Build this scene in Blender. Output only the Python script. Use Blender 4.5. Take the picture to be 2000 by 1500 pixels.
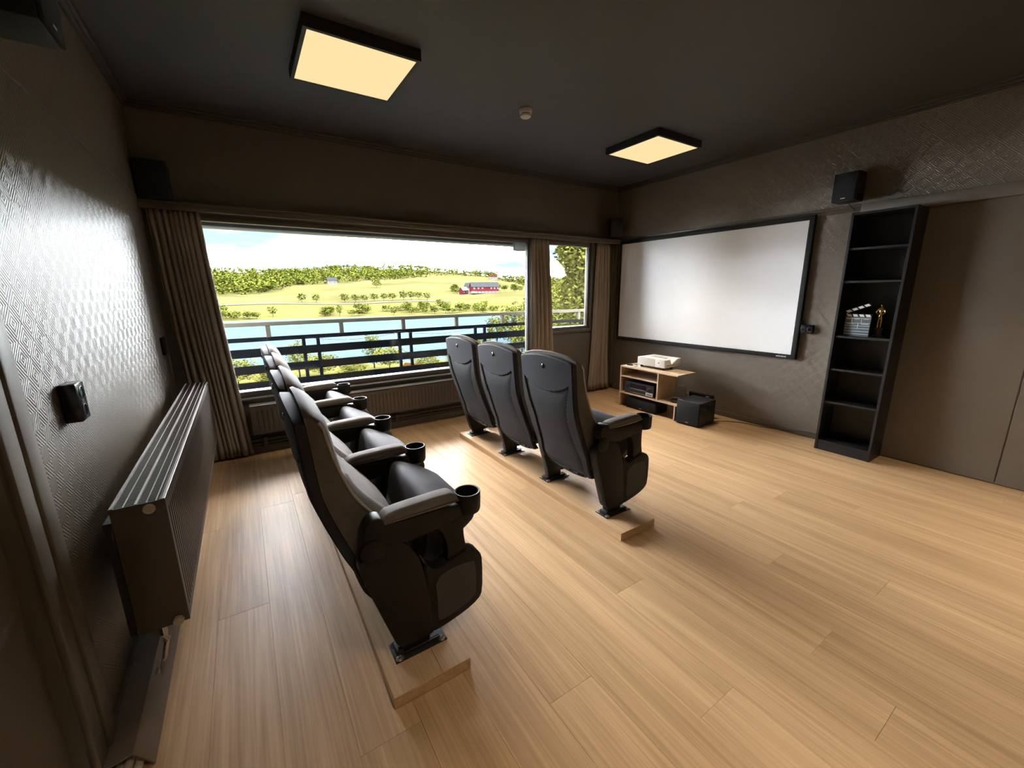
import bpy, bmesh, math, random
from mathutils import Vector, Matrix
random.seed(7)
R = math.radians
scene = bpy.context.scene
COL = scene.collection
for o in list(bpy.data.objects):
    bpy.data.objects.remove(o)

# ------------------------------------------------------------------ camera
CX, CZ = 0.5326, 1.4225
YAW, PITCH, ROLL, FPX = -33.012, -12.716, -0.547, 796.02
cam_d = bpy.data.cameras.new('camera')
cam = bpy.data.objects.new('camera', cam_d)
COL.objects.link(cam)
cam_d.sensor_fit = 'HORIZONTAL'
cam_d.sensor_width = 36.0
cam_d.lens = FPX / 2000.0 * 36.0
cam_d.clip_start = 0.02
cam_d.clip_end = 4000
def _cam_matrix():
    y, p, r = R(YAW), R(PITCH), R(ROLL)
    fw = Vector((-math.sin(y) * math.cos(p), math.cos(y) * math.cos(p), math.sin(p)))
    rt = Vector((math.cos(y), math.sin(y), 0))
    up = rt.cross(fw)
    rt2 = rt * math.cos(r) + up * math.sin(r)
    up2 = up * math.cos(r) - rt * math.sin(r)
    m = Matrix((rt2, up2, -fw)).transposed().to_4x4()
    m.translation = Vector((CX, 0, CZ))
    return m
cam.matrix_world = _cam_matrix()
scene.camera = cam

# ------------------------------------------------------------------ world, sun, exposure
SKY_CLOUD, SKY_BLUE = 138.0, 0.95
SUN = 20.0
LAMP_W = 8.0
LAMP_SPREAD = 84.0
LAMP_GLOW = 0.77
scene.view_settings.view_transform = 'Standard'
scene.view_settings.look = 'None'
scene.view_settings.gamma = 1.0
scene.view_settings.use_curve_mapping = False
scene.view_settings.exposure = 0.38

world = bpy.data.worlds.new('world')
scene.world = world
world.use_nodes = True
wn, wl = world.node_tree.nodes, world.node_tree.links
wn.clear()
w_out = wn.new('ShaderNodeOutputWorld')
w_bg = wn.new('ShaderNodeBackground')
w_tc = wn.new('ShaderNodeTexCoord')
w_mp = wn.new('ShaderNodeMapping')
w_mp.inputs['Scale'].default_value = (2.2, 2.2, 11.0)
w_nz = wn.new('ShaderNodeTexNoise')
w_nz.inputs['Scale'].default_value = 1.7
w_nz.inputs['Detail'].default_value = 6.0
w_nz.inputs['Roughness'].default_value = 0.55
w_cr = wn.new('ShaderNodeValToRGB')
w_cr.color_ramp.elements[0].position = 0.42
w_cr.color_ramp.elements[0].color = (0.66 * SKY_BLUE, 0.87 * SKY_BLUE, 1.0 * SKY_BLUE, 1)
w_cr.color_ramp.elements[1].position = 0.61
w_cr.color_ramp.elements[1].color = (SKY_CLOUD * .93, SKY_CLOUD * .98, SKY_CLOUD * 1.03, 1)
_e = w_cr.color_ramp.elements.new(0.49)
_e.color = (1.05, 1.15, 1.2, 1)
wl.new(w_tc.outputs['Generated'], w_mp.inputs['Vector'])
wl.new(w_mp.outputs['Vector'], w_nz.inputs['Vector'])
wl.new(w_nz.outputs['Fac'], w_cr.inputs['Fac'])
wl.new(w_cr.outputs['Color'], w_bg.inputs['Color'])
wl.new(w_bg.outputs['Background'], w_out.inputs['Surface'])
w_bg.inputs['Strength'].default_value = 1.0

sun_d = bpy.data.lights.new('sun', 'SUN')
sun_d.energy = SUN
sun_d.angle = R(0.6)
sun_d.color = (1.0, 0.95, 0.85)
sun_o = bpy.data.objects.new('sun', sun_d)
COL.objects.link(sun_o)
sun_o.rotation_euler = (R(48), 0, R(28))     # shines away from the house, on to the far shore
sun_o.location = (0, -20, 30)

# ------------------------------------------------------------------ helpers
class MB:
    """collects shapes in one bmesh"""
    def __init__(s):
        s.bm = bmesh.new()
    def _m(s, vs, M):
        if M is not None:
            for v in vs:
                v.co = M @ v.co
    def box(s, x0, x1, y0, y1, z0, z1, b=0.0, seg=2, M=None):
        x0, x1 = min(x0, x1), max(x0, x1); y0, y1 = min(y0, y1), max(y0, y1); z0, z1 = min(z0, z1), max(z0, z1)
        vs = [s.bm.verts.new((x, y, z)) for x in (x0, x1) for y in (y0, y1) for z in (z0, z1)]
        fs = [(0, 1, 3, 2), (4, 6, 7, 5), (0, 4, 5, 1), (2, 3, 7, 6), (0, 2, 6, 4), (1, 5, 7, 3)]
        faces = [s.bm.faces.new([vs[i] for i in f]) for f in fs]
        if b > 0:
            es = list({e for f in faces for e in f.edges})
            r = bmesh.ops.bevel(s.bm, geom=es, offset=b, segments=seg, affect='EDGES', profile=.5)
            vs = list({v for f in r['faces'] for v in f.verts} | {v for v in vs if v.is_valid})
        s._m(vs, M)
        return s
    def prism(s, poly, ax, a, b, bev=0.0, seg=2, M=None):
        def P(p, t):
            return {'x': (t, p[0], p[1]), 'y': (p[0], t, p[1]), 'z': (p[0], p[1], t)}[ax]
        A = [s.bm.verts.new(P(p, a)) for p in poly]; B = [s.bm.verts.new(P(p, b)) for p in poly]
        n = len(poly)
        fa = s.bm.faces.new(A); fb = s.bm.faces.new(B[::-1])
        faces = [fa, fb]
        for i in range(n):
            faces.append(s.bm.faces.new((A[i], B[i], B[(i + 1) % n], A[(i + 1) % n])))
        bmesh.ops.recalc_face_normals(s.bm, faces=faces)
        vs = A + B
        if bev > 0:
            es = list(set(fa.edges) | set(fb.edges))
            r = bmesh.ops.bevel(s.bm, geom=es, offset=bev, segments=seg, affect='EDGES', profile=.5)
            vs = list({v for f in r['faces'] for v in f.verts} | {v for v in vs if v.is_valid})
        s._m(vs, M)
        return s
    def lathe(s, prof, c=(0, 0, 0), n=24, ax='z', M=None):
        """prof: list of (radius, height)"""
        rings = []
        new = []
        def P(r, h, a):
            u, v = r * math.cos(a), r * math.sin(a)
            q = {'z': (u, v, h), 'y': (u, h, v), 'x': (h, u, v)}[ax]
            return (c[0] + q[0], c[1] + q[1], c[2] + q[2])
        for r, h in prof:
            if r < 1e-6:
                v = s.bm.verts.new(P(0, h, 0)); rings.append([v]); new.append(v)
            else:
                ring = [s.bm.verts.new(P(r, h, 2 * math.pi * i / n)) for i in range(n)]
                rings.append(ring); new += ring
        faces = []
        for A, B in zip(rings, rings[1:]):
            for i in range(n):
                j = (i + 1) % n
                if len(A) == 1 and len(B) == 1: continue
                if len(A) == 1: faces.append(s.bm.faces.new((A[0], B[i], B[j])))
                elif len(B) == 1: faces.append(s.bm.faces.new((A[i], B[0], A[j])))
                else: faces.append(s.bm.faces.new((A[i], B[i], B[j], A[j])))
        bmesh.ops.recalc_face_normals(s.bm, faces=faces)
        s._m(new, M)
        return s
    def cyl(s, c, r, h, ax='z', n=20, M=None):
        return s.lathe([(0, 0), (r, 0), (r, h), (0, h)], c, n, ax, M)
    def tube(s, pts, r, n=8, cap=True):
        pts = [Vector(p) for p in pts]
        rings = []
        for i, p in enumerate(pts):
            t = (pts[min(i + 1, len(pts) - 1)] - pts[max(i - 1, 0)]).normalized()
            a = Vector((0, 0, 1)) if abs(t.z) < .9 else Vector((1, 0, 0))
            u = t.cross(a).normalized(); v = t.cross(u)
            rr = r[i] if isinstance(r, (list, tuple)) else r
            rings.append([s.bm.verts.new(p + u * rr * math.cos(2 * math.pi * k / n) + v * rr * math.sin(2 * math.pi * k / n)) for k in range(n)])
        fs = []
        for A, B in zip(rings, rings[1:]):
            for i in range(n):
                fs.append(s.bm.faces.new((A[i], A[(i + 1) % n], B[(i + 1) % n], B[i])))
        if cap:
            fs.append(s.bm.faces.new(rings[0][::-1])); fs.append(s.bm.faces.new(rings[-1]))
        bmesh.ops.recalc_face_normals(s.bm, faces=fs)
        return s
    def grid(s, rows, closed=False):
        """rows: list of lists of points"""
        V = [[s.bm.verts.new(p) for p in row] for row in rows]
        for A, B in zip(V, V[1:]):
            n = len(A)
            for i in range(n if closed else n - 1):
                s.bm.faces.new((A[i], A[(i + 1) % n], B[(i + 1) % n], B[i]))
        return V
    def fix(s):
        bmesh.ops.recalc_face_normals(s.bm, faces=s.bm.faces[:])
        return s
    def build(s, name, mat, parent=None, smooth=35, loc=None):
        me = bpy.data.meshes.new(name)
        s.bm.to_mesh(me); s.bm.free()
        if smooth:
            me.shade_smooth()
            me.set_sharp_from_angle(angle=R(smooth))
        if mat: me.materials.append(mat)
        o = bpy.data.objects.new(name, me)
        COL.objects.link(o)
        if loc: o.location = loc
        if parent: o.parent = parent
        return o

def tag(o, label=None, cat=None, group=None, kind=None):
    if label: o['label'] = label
    if cat: o['category'] = cat
    if group: o['group'] = group
    if kind: o['kind'] = kind
    return o
def empty(name, loc, label, cat, group=None, rz=0.0):
    o = bpy.data.objects.new(name, None)
    COL.objects.link(o)
    o.empty_display_size = .1
    o.location = loc
    o.rotation_euler = (0, 0, rz)
    return tag(o, label, cat, group)
def copy_tree(o, parent=None):
    c = o.copy(); COL.objects.link(c); c.parent = parent
    for ch in o.children:
        copy_tree(ch, c)
    return c
def lerp_tab(tab, t):
    if t <= tab[0][0]: return tab[0][1]
    for (a, x), (b, y) in zip(tab, tab[1:]):
        if t <= b:
            k = (t - a) / (b - a)
            return x + (y - x) * k
    return tab[-1][1]
def smooth_tab(tab, t):
    """Catmull-like smooth interpolation"""
    n = len(tab)
    if t <= tab[0][0]: return tab[0][1]
    if t >= tab[-1][0]: return tab[-1][1]
    for i in range(n - 1):
        a, b = tab[i], tab[i + 1]
        if t <= b[0]:
            h = b[0] - a[0]; k = (t - a[0]) / h
            m0 = ((b[1] - tab[i - 1][1]) / (b[0] - tab[i - 1][0]) if i > 0 else (b[1] - a[1]) / h) * h
            m1 = ((tab[i + 2][1] - a[1]) / (tab[i + 2][0] - a[0]) if i < n - 2 else (b[1] - a[1]) / h) * h
            return (2*k**3-3*k*k+1)*a[1] + (k**3-2*k*k+k)*m0 + (-2*k**3+3*k*k)*b[1] + (k**3-k*k)*m1

# ------------------------------------------------------------------ materials
def new_mat(name):
    m = bpy.data.materials.new(name); m.use_nodes = True
    n, l = m.node_tree.nodes, m.node_tree.links
    return m, n, l, n['Principled BSDF']
def pmat(name, col, rough=.5, metal=0.0, noise=0.0, nscale=8.0, bump=0.0, bscale=60.0, spec=None, stretch=(1, 1, 1), coat=0.0):
    m, n, l, p = new_mat(name)
    p.inputs['Base Color'].default_value = (*col, 1)
    p.inputs['Roughness'].default_value = rough
    p.inputs['Metallic'].default_value = metal
    if spec is not None: p.inputs['Specular IOR Level'].default_value = spec
    if coat: p.inputs['Coat Weight'].default_value = coat
    tc = n.new('ShaderNodeTexCoord'); mp = n.new('ShaderNodeMapping')
    mp.inputs['Scale'].default_value = stretch
    l.new(tc.outputs['Object'], mp.inputs['Vector'])
    nz = n.new('ShaderNodeTexNoise'); nz.inputs['Scale'].default_value = nscale; nz.inputs['Detail'].default_value = 4
    l.new(mp.outputs['Vector'], nz.inputs['Vector'])
    cr = n.new('ShaderNodeValToRGB')
    k = noise
    cr.color_ramp.elements[0].position = .3; cr.color_ramp.elements[1].position = .7
    cr.color_ramp.elements[0].color = (*[c * (1 - k) for c in col], 1)
    cr.color_ramp.elements[1].color = (*[c * (1 + k) for c in col], 1)
    l.new(nz.outputs['Fac'], cr.inputs['Fac']); l.new(cr.outputs['Color'], p.inputs['Base Color'])
    if bump:
        nb = n.new('ShaderNodeTexNoise'); nb.inputs['Scale'].default_value = bscale; nb.inputs['Detail'].default_value = 3
        l.new(mp.outputs['Vector'], nb.inputs['Vector'])
        bp = n.new('ShaderNodeBump'); bp.inputs['Strength'].default_value = bump; bp.inputs['Distance'].default_value = .002
        l.new(nb.outputs['Fac'], bp.inputs['Height']); l.new(bp.outputs['Normal'], p.inputs['Normal'])
    return m
def emat(name, col, strength):
    m, n, l, p = new_mat(name)
    p.inputs['Base Color'].default_value = (.02, .02, .02, 1)
    p.inputs['Specular IOR Level'].default_value = .05
    p.inputs['Emission Color'].default_value = (*col, 1)
    p.inputs['Emission Strength'].default_value = strength
    return m
def math_node(n, l, op, a, b=None):
    q = n.new('ShaderNodeMath'); q.operation = op
    for i, v in enumerate((a, b)):
        if v is None: continue
        if isinstance(v, (int, float)): q.inputs[i].default_value = v
        else: l.new(v, q.inputs[i])
    return q.outputs[0]
def weave_mat(name, col, rough, cell=.050, strength=.55):
    """wallpaper with blocks of diagonal ridges that change direction from block to block"""
    m, n, l, p = new_mat(name)
    p.inputs['Roughness'].default_value = rough
    p.inputs['Specular IOR Level'].default_value = .65
    g = n.new('ShaderNodeNewGeometry'); sx = n.new('ShaderNodeSeparateXYZ')
    l.new(g.outputs['Position'], sx.inputs[0])
    u = math_node(n, l, 'ADD', sx.outputs[0], sx.outputs[1])
    v = sx.outputs[2]
    cu = math_node(n, l, 'FLOOR', math_node(n, l, 'DIVIDE', u, cell))
    cv = math_node(n, l, 'FLOOR', math_node(n, l, 'DIVIDE', v, cell))
    par = math_node(n, l, 'ABSOLUTE', math_node(n, l, 'MODULO', math_node(n, l, 'ADD', cu, cv), 2.0))
    sgn = math_node(n, l, 'SUBTRACT', math_node(n, l, 'MULTIPLY', par, 2.0), 1.0)
    d = math_node(n, l, 'ADD', math_node(n, l, 'ADD', u, math_node(n, l, 'MULTIPLY', v, sgn)), math_node(n, l, 'MULTIPLY', par, .0037))
    s = math_node(n, l, 'SINE', math_node(n, l, 'MULTIPLY', d, 2 * math.pi / .0145))
    bp = n.new('ShaderNodeBump'); bp.inputs['Strength'].default_value = strength; bp.inputs['Distance'].default_value = .0012
    l.new(s, bp.inputs['Height']); l.new(bp.outputs['Normal'], p.inputs['Normal'])
    nz = n.new('ShaderNodeTexNoise'); nz.inputs['Scale'].default_value = 3.0
    l.new(g.outputs['Position'], nz.inputs['Vector'])
    cr = n.new('ShaderNodeValToRGB')
    cr.color_ramp.elements[0].color = (*[c * .95 for c in col], 1); cr.color_ramp.elements[1].color = (*[c * 1.05 for c in col], 1)
    l.new(nz.outputs['Fac'], cr.inputs['Fac']); l.new(cr.outputs['Color'], p.inputs['Base Color'])
    return m
def wood_mat(name, dark, light, rough, rnd=.25, along='y', scale=1.0, seed_by_object=True):
    m, n, l, p = new_mat(name)
    p.inputs['Roughness'].default_value = rough
    p.inputs['Specular IOR Level'].default_value = .25
    tc = n.new('ShaderNodeTexCoord'); oi = n.new('ShaderNodeObjectInfo')
    off = n.new('ShaderNodeVectorMath'); off.operation = 'ADD'
    sc = n.new('ShaderNodeVectorMath'); sc.operation = 'SCALE'
    cmb = n.new('ShaderNodeCombineXYZ')
    for i in range(3): l.new(oi.outputs['Random'], cmb.inputs[i])
    l.new(cmb.outputs[0], sc.inputs[0]); sc.inputs['Scale'].default_value = 37.0 if seed_by_object else 0.0
    l.new(tc.outputs['Object'], off.inputs[0]); l.new(sc.outputs[0], off.inputs[1])
    mp = n.new('ShaderNodeMapping')
    big, sm = 22.0 * scale, .55 * scale
    mp.inputs['Scale'].default_value = {'y': (big, sm, big), 'x': (sm, big, big), 'z': (big, big, sm)}[along]
    l.new(off.outputs[0], mp.inputs['Vector'])
    nz = n.new('ShaderNodeTexNoise'); nz.inputs['Scale'].default_value = 1.0; nz.inputs['Detail'].default_value = 5; nz.inputs['Distortion'].default_value = .5
    l.new(mp.outputs['Vector'], nz.inputs['Vector'])
    mp2 = n.new('ShaderNodeMapping')
    b2, s2 = 120.0 * scale, 2.2 * scale
    mp2.inputs['Scale'].default_value = {'y': (b2, s2, b2), 'x': (s2, b2, b2), 'z': (b2, b2, s2)}[along]
    l.new(off.outputs[0], mp2.inputs['Vector'])
    nz2 = n.new('ShaderNodeTexNoise'); nz2.inputs['Scale'].default_value = 1.0; nz2.inputs['Detail'].default_value = 3
    l.new(mp2.outputs['Vector'], nz2.inputs['Vector'])
    fac = math_node(n, l, 'ADD', math_node(n, l, 'MULTIPLY', nz.outputs['Fac'], .50), math_node(n, l, 'MULTIPLY', nz2.outputs['Fac'], .50))
    fac = math_node(n, l, 'ADD', fac, math_node(n, l, 'MULTIPLY', math_node(n, l, 'SUBTRACT', oi.outputs['Random'], .5), rnd))
    cr = n.new('ShaderNodeValToRGB')
    cr.color_ramp.elements[0].position = .30; cr.color_ramp.elements[1].position = .66
    cr.color_ramp.elements[0].color = (*dark, 1); cr.color_ramp.elements[1].color = (*light, 1)
    l.new(fac, cr.inputs['Fac']); l.new(cr.outputs['Color'], p.inputs['Base Color'])
    bp = n.new('ShaderNodeBump'); bp.inputs['Strength'].default_value = .12; bp.inputs['Distance'].default_value = .001
    l.new(nz2.outputs['Fac'], bp.inputs['Height']); l.new(bp.outputs['Normal'], p.inputs['Normal'])
    return m
def pale_box_mat():
    m, n, l, p = new_mat('pale_box_plastic')
    p.inputs['Base Color'].default_value = (.5, .52, .52, 1)
    tr = n.new('ShaderNodeBsdfTranslucent'); tr.inputs['Color'].default_value = (.45, .47, .47, 1)
    mx = n.new('ShaderNodeMixShader'); mx.inputs[0].default_value = .85
    l.new(p.outputs[0], mx.inputs[1]); l.new(tr.outputs[0], mx.inputs[2]); l.new(mx.outputs[0], n['Material Output'].inputs['Surface'])
    return m
def glass_mat(name, refl=.06, tint=(1, 1, 1)):
    m = bpy.data.materials.new(name); m.use_nodes = True
    n, l = m.node_tree.nodes, m.node_tree.links
    n.clear()
    out = n.new('ShaderNodeOutputMaterial'); mx = n.new('ShaderNodeMixShader')
    tr = n.new('ShaderNodeBsdfTransparent'); gl = n.new('ShaderNodeBsdfGlossy'); fr = n.new('ShaderNodeFresnel')
    tr.inputs['Color'].default_value = (*tint, 1)
    gl.inputs['Roughness'].default_value = .0
    fr.inputs['IOR'].default_value = 1.42
    l.new(fr.outputs[0], mx.inputs[0]); l.new(tr.outputs[0], mx.inputs[1]); l.new(gl.outputs[0], mx.inputs[2])
    l.new(mx.outputs[0], out.inputs['Surface'])
    return m

WALL = (.150, .119, .084)
M = {}
M['wall'] = weave_mat('wall_weave', WALL, .40, strength=.5)
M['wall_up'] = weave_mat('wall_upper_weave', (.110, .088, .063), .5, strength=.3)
M['panel'] = pmat('wall_panel_paint', (.135, .108, .077), .5, noise=.03, bump=.15, bscale=400)
M['trim'] = pmat('taupe_trim_paint', (.125, .103, .077), .4, noise=.03)
M['cove'] = pmat('cove_paint', (.055, .048, .040), .6, noise=.03)
M['ceil'] = pmat('ceiling_paint', (0.04968, 0.04784, 0.04508), .6, noise=.04, bump=.1, bscale=200)
M['plank'] = wood_mat('oak_plank', (.350, .210, .102), (.570, .372, .198), .5, rnd=.13)
M['riser'] = wood_mat('riser_board', (.42, .26, .135), (.60, .40, .22), .47, rnd=.08)
M['subfloor'] = pmat('subfloor', (.22, .14, .075), .9)
M['black'] = pmat('black_matte_plastic', (.009, .0085, .009), .5, noise=.05, bump=.12, bscale=500)
M['blackg'] = pmat('black_gloss', (.010, .010, .011), .18)
M['shell'] = pmat('seat_shell_plastic', (.033, .034, .039), .65, noise=.04, bump=.12, bscale=700, spec=.10)
M['side'] = pmat('seat_side_plastic', (.013, .011, .010), .5, spec=.2, noise=.05, bump=.15, bscale=600)
M['inset'] = pmat('seat_inset_fabric', (0.04875, 0.0455, 0.0429), .8, noise=.1, bump=.4, bscale=900)
M['leather'] = pmat('grey_leather', (0.14025, 0.1207, 0.102), .65, noise=.08, nscale=20, bump=.3, bscale=260, spec=.08)
M['seatpan'] = pmat('dark_seat_leather', (.055, .050, .054), .65, spec=.10, noise=.10, nscale=14, bump=.3, bscale=260)
M['piping'] = pmat('piping_highlight', (.50, .47, .42), .4)  # seam in the seat leather; window highlight put into its pale colour
M['steel'] = pmat('zinc_bolt', (.55, .53, .50), .28, metal=1.0)
M['chrome'] = pmat('chrome', (.75, .75, .76), .12, metal=1.0)
M['frame'] = pmat('window_frame_paint', (.11, .09, .068), .32, noise=.03)
M['frame_out'] = pmat('window_outer_alu', (.14, .15, .16), .3, noise=.03)
M['sill'] = pmat('sill_metal', (.48, .49, .50), .28, metal=.6)
M['rad'] = pmat('radiator_enamel', (.085, .064, .047), .36, noise=.03)
M['casing'] = pmat('casing_brown', (.17, .125, .09), .4, noise=.04)
M['radslot'] = pmat('radiator_inside', (.05, .04, .032), .6)
M['radglint'] = pmat('radiator_highlight', (.70, .69, .66), .3)  # shine on the grille edges put into a pale colour
M['cream'] = pmat('cream_plastic', (.66, .58, .42), .4, noise=.05)
M['curtain'] = pmat('curtain_cloth', (0.324, 0.2628, 0.2052), .75, noise=.06, nscale=40, bump=.35, bscale=900)
M['screen'] = pmat('screen_white', (.92, .925, .92), .6, noise=.008, spec=.2)
M['velvet'] = pmat('screen_frame_velvet', (.007, .008, .009), .8)
M['bookcase'] = pmat('black_brown_veneer', (.0085, .0085, .010), .45, noise=.12, nscale=4, stretch=(20, 20, 1))
M['birch'] = wood_mat('birch_laminate', (.46, .32, .20), (.60, .45, .30), .4, rnd=.05, scale=1.0)
M['birchedge'] = pmat('pale_edge_band', (.66, .52, .38), .45, noise=.04)
M['navy'] = pmat('speaker_vinyl', (.008, .0095, .015), .5, noise=.06, bump=.2, bscale=600)
M['grille'] = pmat('speaker_cloth', (.007, .008, .011), .85, noise=.15, nscale=300, bump=.3, bscale=900)
M['silver'] = pmat('silver_print', (.60, .60, .60), .4)
M['white'] = pmat('projector_white', (.78, .76, .72), .35, noise=.02)
M['beige'] = pmat('projector_beige_side', (.50, .42, .33), .5, noise=.05)
M['detect'] = pmat('detector_plastic', (.62, .57, .50), .45)
M['receiver'] = pmat('receiver_face', (.040, .044, .060), .3, noise=.05)
M['display'] = pmat('receiver_display', (.010, .013, .030), .12)
M['knob'] = pmat('receiver_knob', (.028, .030, .042), .3)
M['paper'] = pmat('white_paper', (.80, .80, .78), .6)
M['blueprint'] = pmat('blue_sticker_print', (.12, .15, .42), .5)
M['chalk'] = pmat('clapper_white_paint', (.82, .85, .84), .5)
M['slate'] = pmat('clapper_slate', (.10, .13, .15), .45, noise=.08)
M['gold'] = pmat('gold_figure', (.78, .50, .16), .25, metal=1.0)
M['goldbase'] = pmat('figure_base', (.16, .09, .04), .35)
M['glass'] = glass_mat('window_glass')
M['railwood'] = pmat('railing_board_stain', (0.00257, 0.00301, 0.00354), .55, noise=.25, nscale=10, spec=0.0)
M['railpost'] = pmat('railing_post', (0.00323, 0.00368, 0.00461), .5, noise=.15, spec=0.0)
M['handrail'] = pmat('handrail_paint', (0.0411, 0.03825, 0.02914), .5, noise=.1, spec=0.0)
M['deck'] = pmat('balcony_deck', (0.00576, 0.0052, 0.00461), .7, noise=.15)
M['render_out'] = pmat('house_render', (.12, .12, .115), .8, noise=.05)
M['soffit'] = pmat('soffit_board', (0.01267, 0.01211, 0.01037), .7, noise=.05, spec=0.0)
M['blindbox'] = pmat('blind_box', (.012, .012, .013), .5)
M['field'] = pmat('hay_field', (0.02434, 0.02229, 0.00854), .9, noise=.32, nscale=.02, spec=0.0)
M['fieldg'] = pmat('grass_strip', (0.02454, 0.02302, 0.00745), .9, noise=.2, nscale=.03, spec=0.0)
M['leaf'] = pmat('tree_leaf', (0.0235, 0.02672, 0.00426), .8, noise=.45, nscale=.6, spec=0.0)
M['leafy'] = pmat('birch_leaf', (0.02903, 0.02941, 0.00552), .75, noise=.4, nscale=1.5, spec=0.0)
M['forest'] = pmat('forest_leaf', (0.02324, 0.02616, 0.00447), .9, noise=.5, nscale=.05, spec=0.0)
M['bark'] = pmat('bark', (0.00576, 0.0052, 0.00461), .9, noise=.3, nscale=6, spec=0.0)
M['water'] = pmat('lake_water', (0.01535, 0.02276, 0.02756), .55, noise=.10, nscale=.02, spec=0.0, stretch=(.3, 3, 1))
M['road'] = pmat('road_gravel', (0.02419, 0.02246, 0.01901), .9, noise=.06, spec=0.0)
M['barnred'] = pmat('barn_red', (0.02437, 0.00396, 0.00463), .8, noise=.12, spec=0.0)
M['barnwhite'] = pmat('barn_white', (0.03594, 0.03485, 0.03261), .7, spec=0.0)
M['barnroof'] = pmat('barn_roof', (0.00953, 0.00986, 0.01037), .7, noise=.1, spec=0.0)
M['tile'] = pmat('orange_roof_tile', (0.01198, 0.00508, 0.00184), .7, noise=.15, spec=0.0)
M['window_dark'] = pmat('dark_window', (.02, .022, .025), .2, spec=0.0)

# ------------------------------------------------------------------ the room
W, D, H = 5.043, 4.224, 2.782
YN = -1.3            # near wall, behind the camera
XL = 0.0

# floor: slab + planks
fl = MB().box(-.05, W + .05, YN - .05, D + .02, -.12, -.012).build('floor', M['subfloor'], smooth=0)
tag(fl, 'pale oak plank floor of the cinema room', 'floor', kind='structure')
PWID, PLEN = .2, 2.05
ends = {1.265: .902, 1.665: .581, 1.865: 1.15, 2.065: .229, 2.265: .486, 2.665: .851, .265: 2.02, .465: 3.05, .065: 2.9}
plank_meshes = {}
def plank(x0, x1, y0, y1):
    key = (round(x1 - x0, 3), round(y1 - y0, 3))
    if key not in plank_meshes:
        w, L = key
        mb = MB()
        mb.box(-w / 2 + .0003, w / 2 - .0003, -L / 2 + .0003, L / 2 - .0003, -.012, 0, b=.0007, seg=1)
        o = mb.build('plank', M['plank'], fl, smooth=0)
        plank_meshes[key] = o.data
    else:
        o = bpy.data.objects.new('plank', plank_meshes[key]); COL.objects.link(o); o.parent = fl
    o.location = ((x0 + x1) / 2, (y0 + y1) / 2, 0)
xs = [0.0] + [.065 + PWID * k for k in range(0, 25)] + [W]
for a, b in zip(xs, xs[1:]):
    if b - a < .01: continue
    k = round(a, 3)
    e = ends.get(k, random.uniform(0, PLEN))
    cuts = [e + PLEN * j for j in range(-4, 5)]
    ys = [YN] + [c for c in cuts if YN + .08 < c < D - .08] + [D]
    for c, d in zip(ys, ys[1:]):
        plank(a, b, c, d)

# walls
wl_ = MB().box(-.2, 0, 1.56, D + .2, -.12, H + .2).box(-.2, 0, YN - .2, .42, -.12, H + .2).box(-.2, 0, .42, 1.56, 2.10, H + .2).build('wall_left', M['wall'], smooth=0)
tag(wl_, 'left taupe wall with woven relief wallpaper', 'wall', kind='structure')
OW = (.10, 3.56, .53, 2.05)      # big window opening x0 x1 z0 z1
OS = (3.72, 4.565, .905, 2.05)   # small window opening
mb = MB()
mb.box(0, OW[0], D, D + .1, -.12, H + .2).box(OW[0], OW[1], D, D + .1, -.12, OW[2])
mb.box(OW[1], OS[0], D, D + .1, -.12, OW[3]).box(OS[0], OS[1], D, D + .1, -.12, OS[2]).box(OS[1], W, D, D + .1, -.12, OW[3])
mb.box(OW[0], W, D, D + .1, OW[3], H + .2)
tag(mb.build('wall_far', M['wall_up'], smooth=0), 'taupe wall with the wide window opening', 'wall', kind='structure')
wr = MB().box(W, W + .2, YN - .2, D + .2, -.12, H + .2).build('wall_right', M['wall'], smooth=0)
tag(wr, 'taupe wall with woven wallpaper behind the projection screen', 'wall', kind='structure')
tag(MB().box(0, W, YN - .2, YN, -.12, H + .2).build('wall_near', M['panel'], smooth=0), 'taupe wall behind the viewer', 'wall', kind='structure')
tag(MB().box(0, W, YN, D, H, H + .2).build('ceiling', M['ceil'], smooth=0), 'dark charcoal painted ceiling', 'ceiling', kind='structure')

# door in the left wall (only its edge shows)
dr = MB().box(-.12, -.03, .42, 1.42, .003, 2.1, b=.002, seg=1).build('door_1', M['panel'], smooth=0)
tag(dr, 'smooth taupe door leaf at the left edge', 'door', kind='structure')
MB().box(-.12, .0, 1.42, 1.56, 0, 2.1).build('jamb', M['trim'], dr, smooth=0)
MB().box(-.002, .016, 1.435, 1.505, 0, 2.17, b=.004).build('casing', M['trim'], dr)
MB().box(-.002, .022, 1.512, 1.585, 0, 2.17, b=.006).build('casing', M['trim'], dr)
MB().lathe([(0, 0), (.006, 0), (.005, .003), (0, .004)], (-.029, 1.36, .93), 10, 'x').build('screw', M['steel'], dr)

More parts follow.
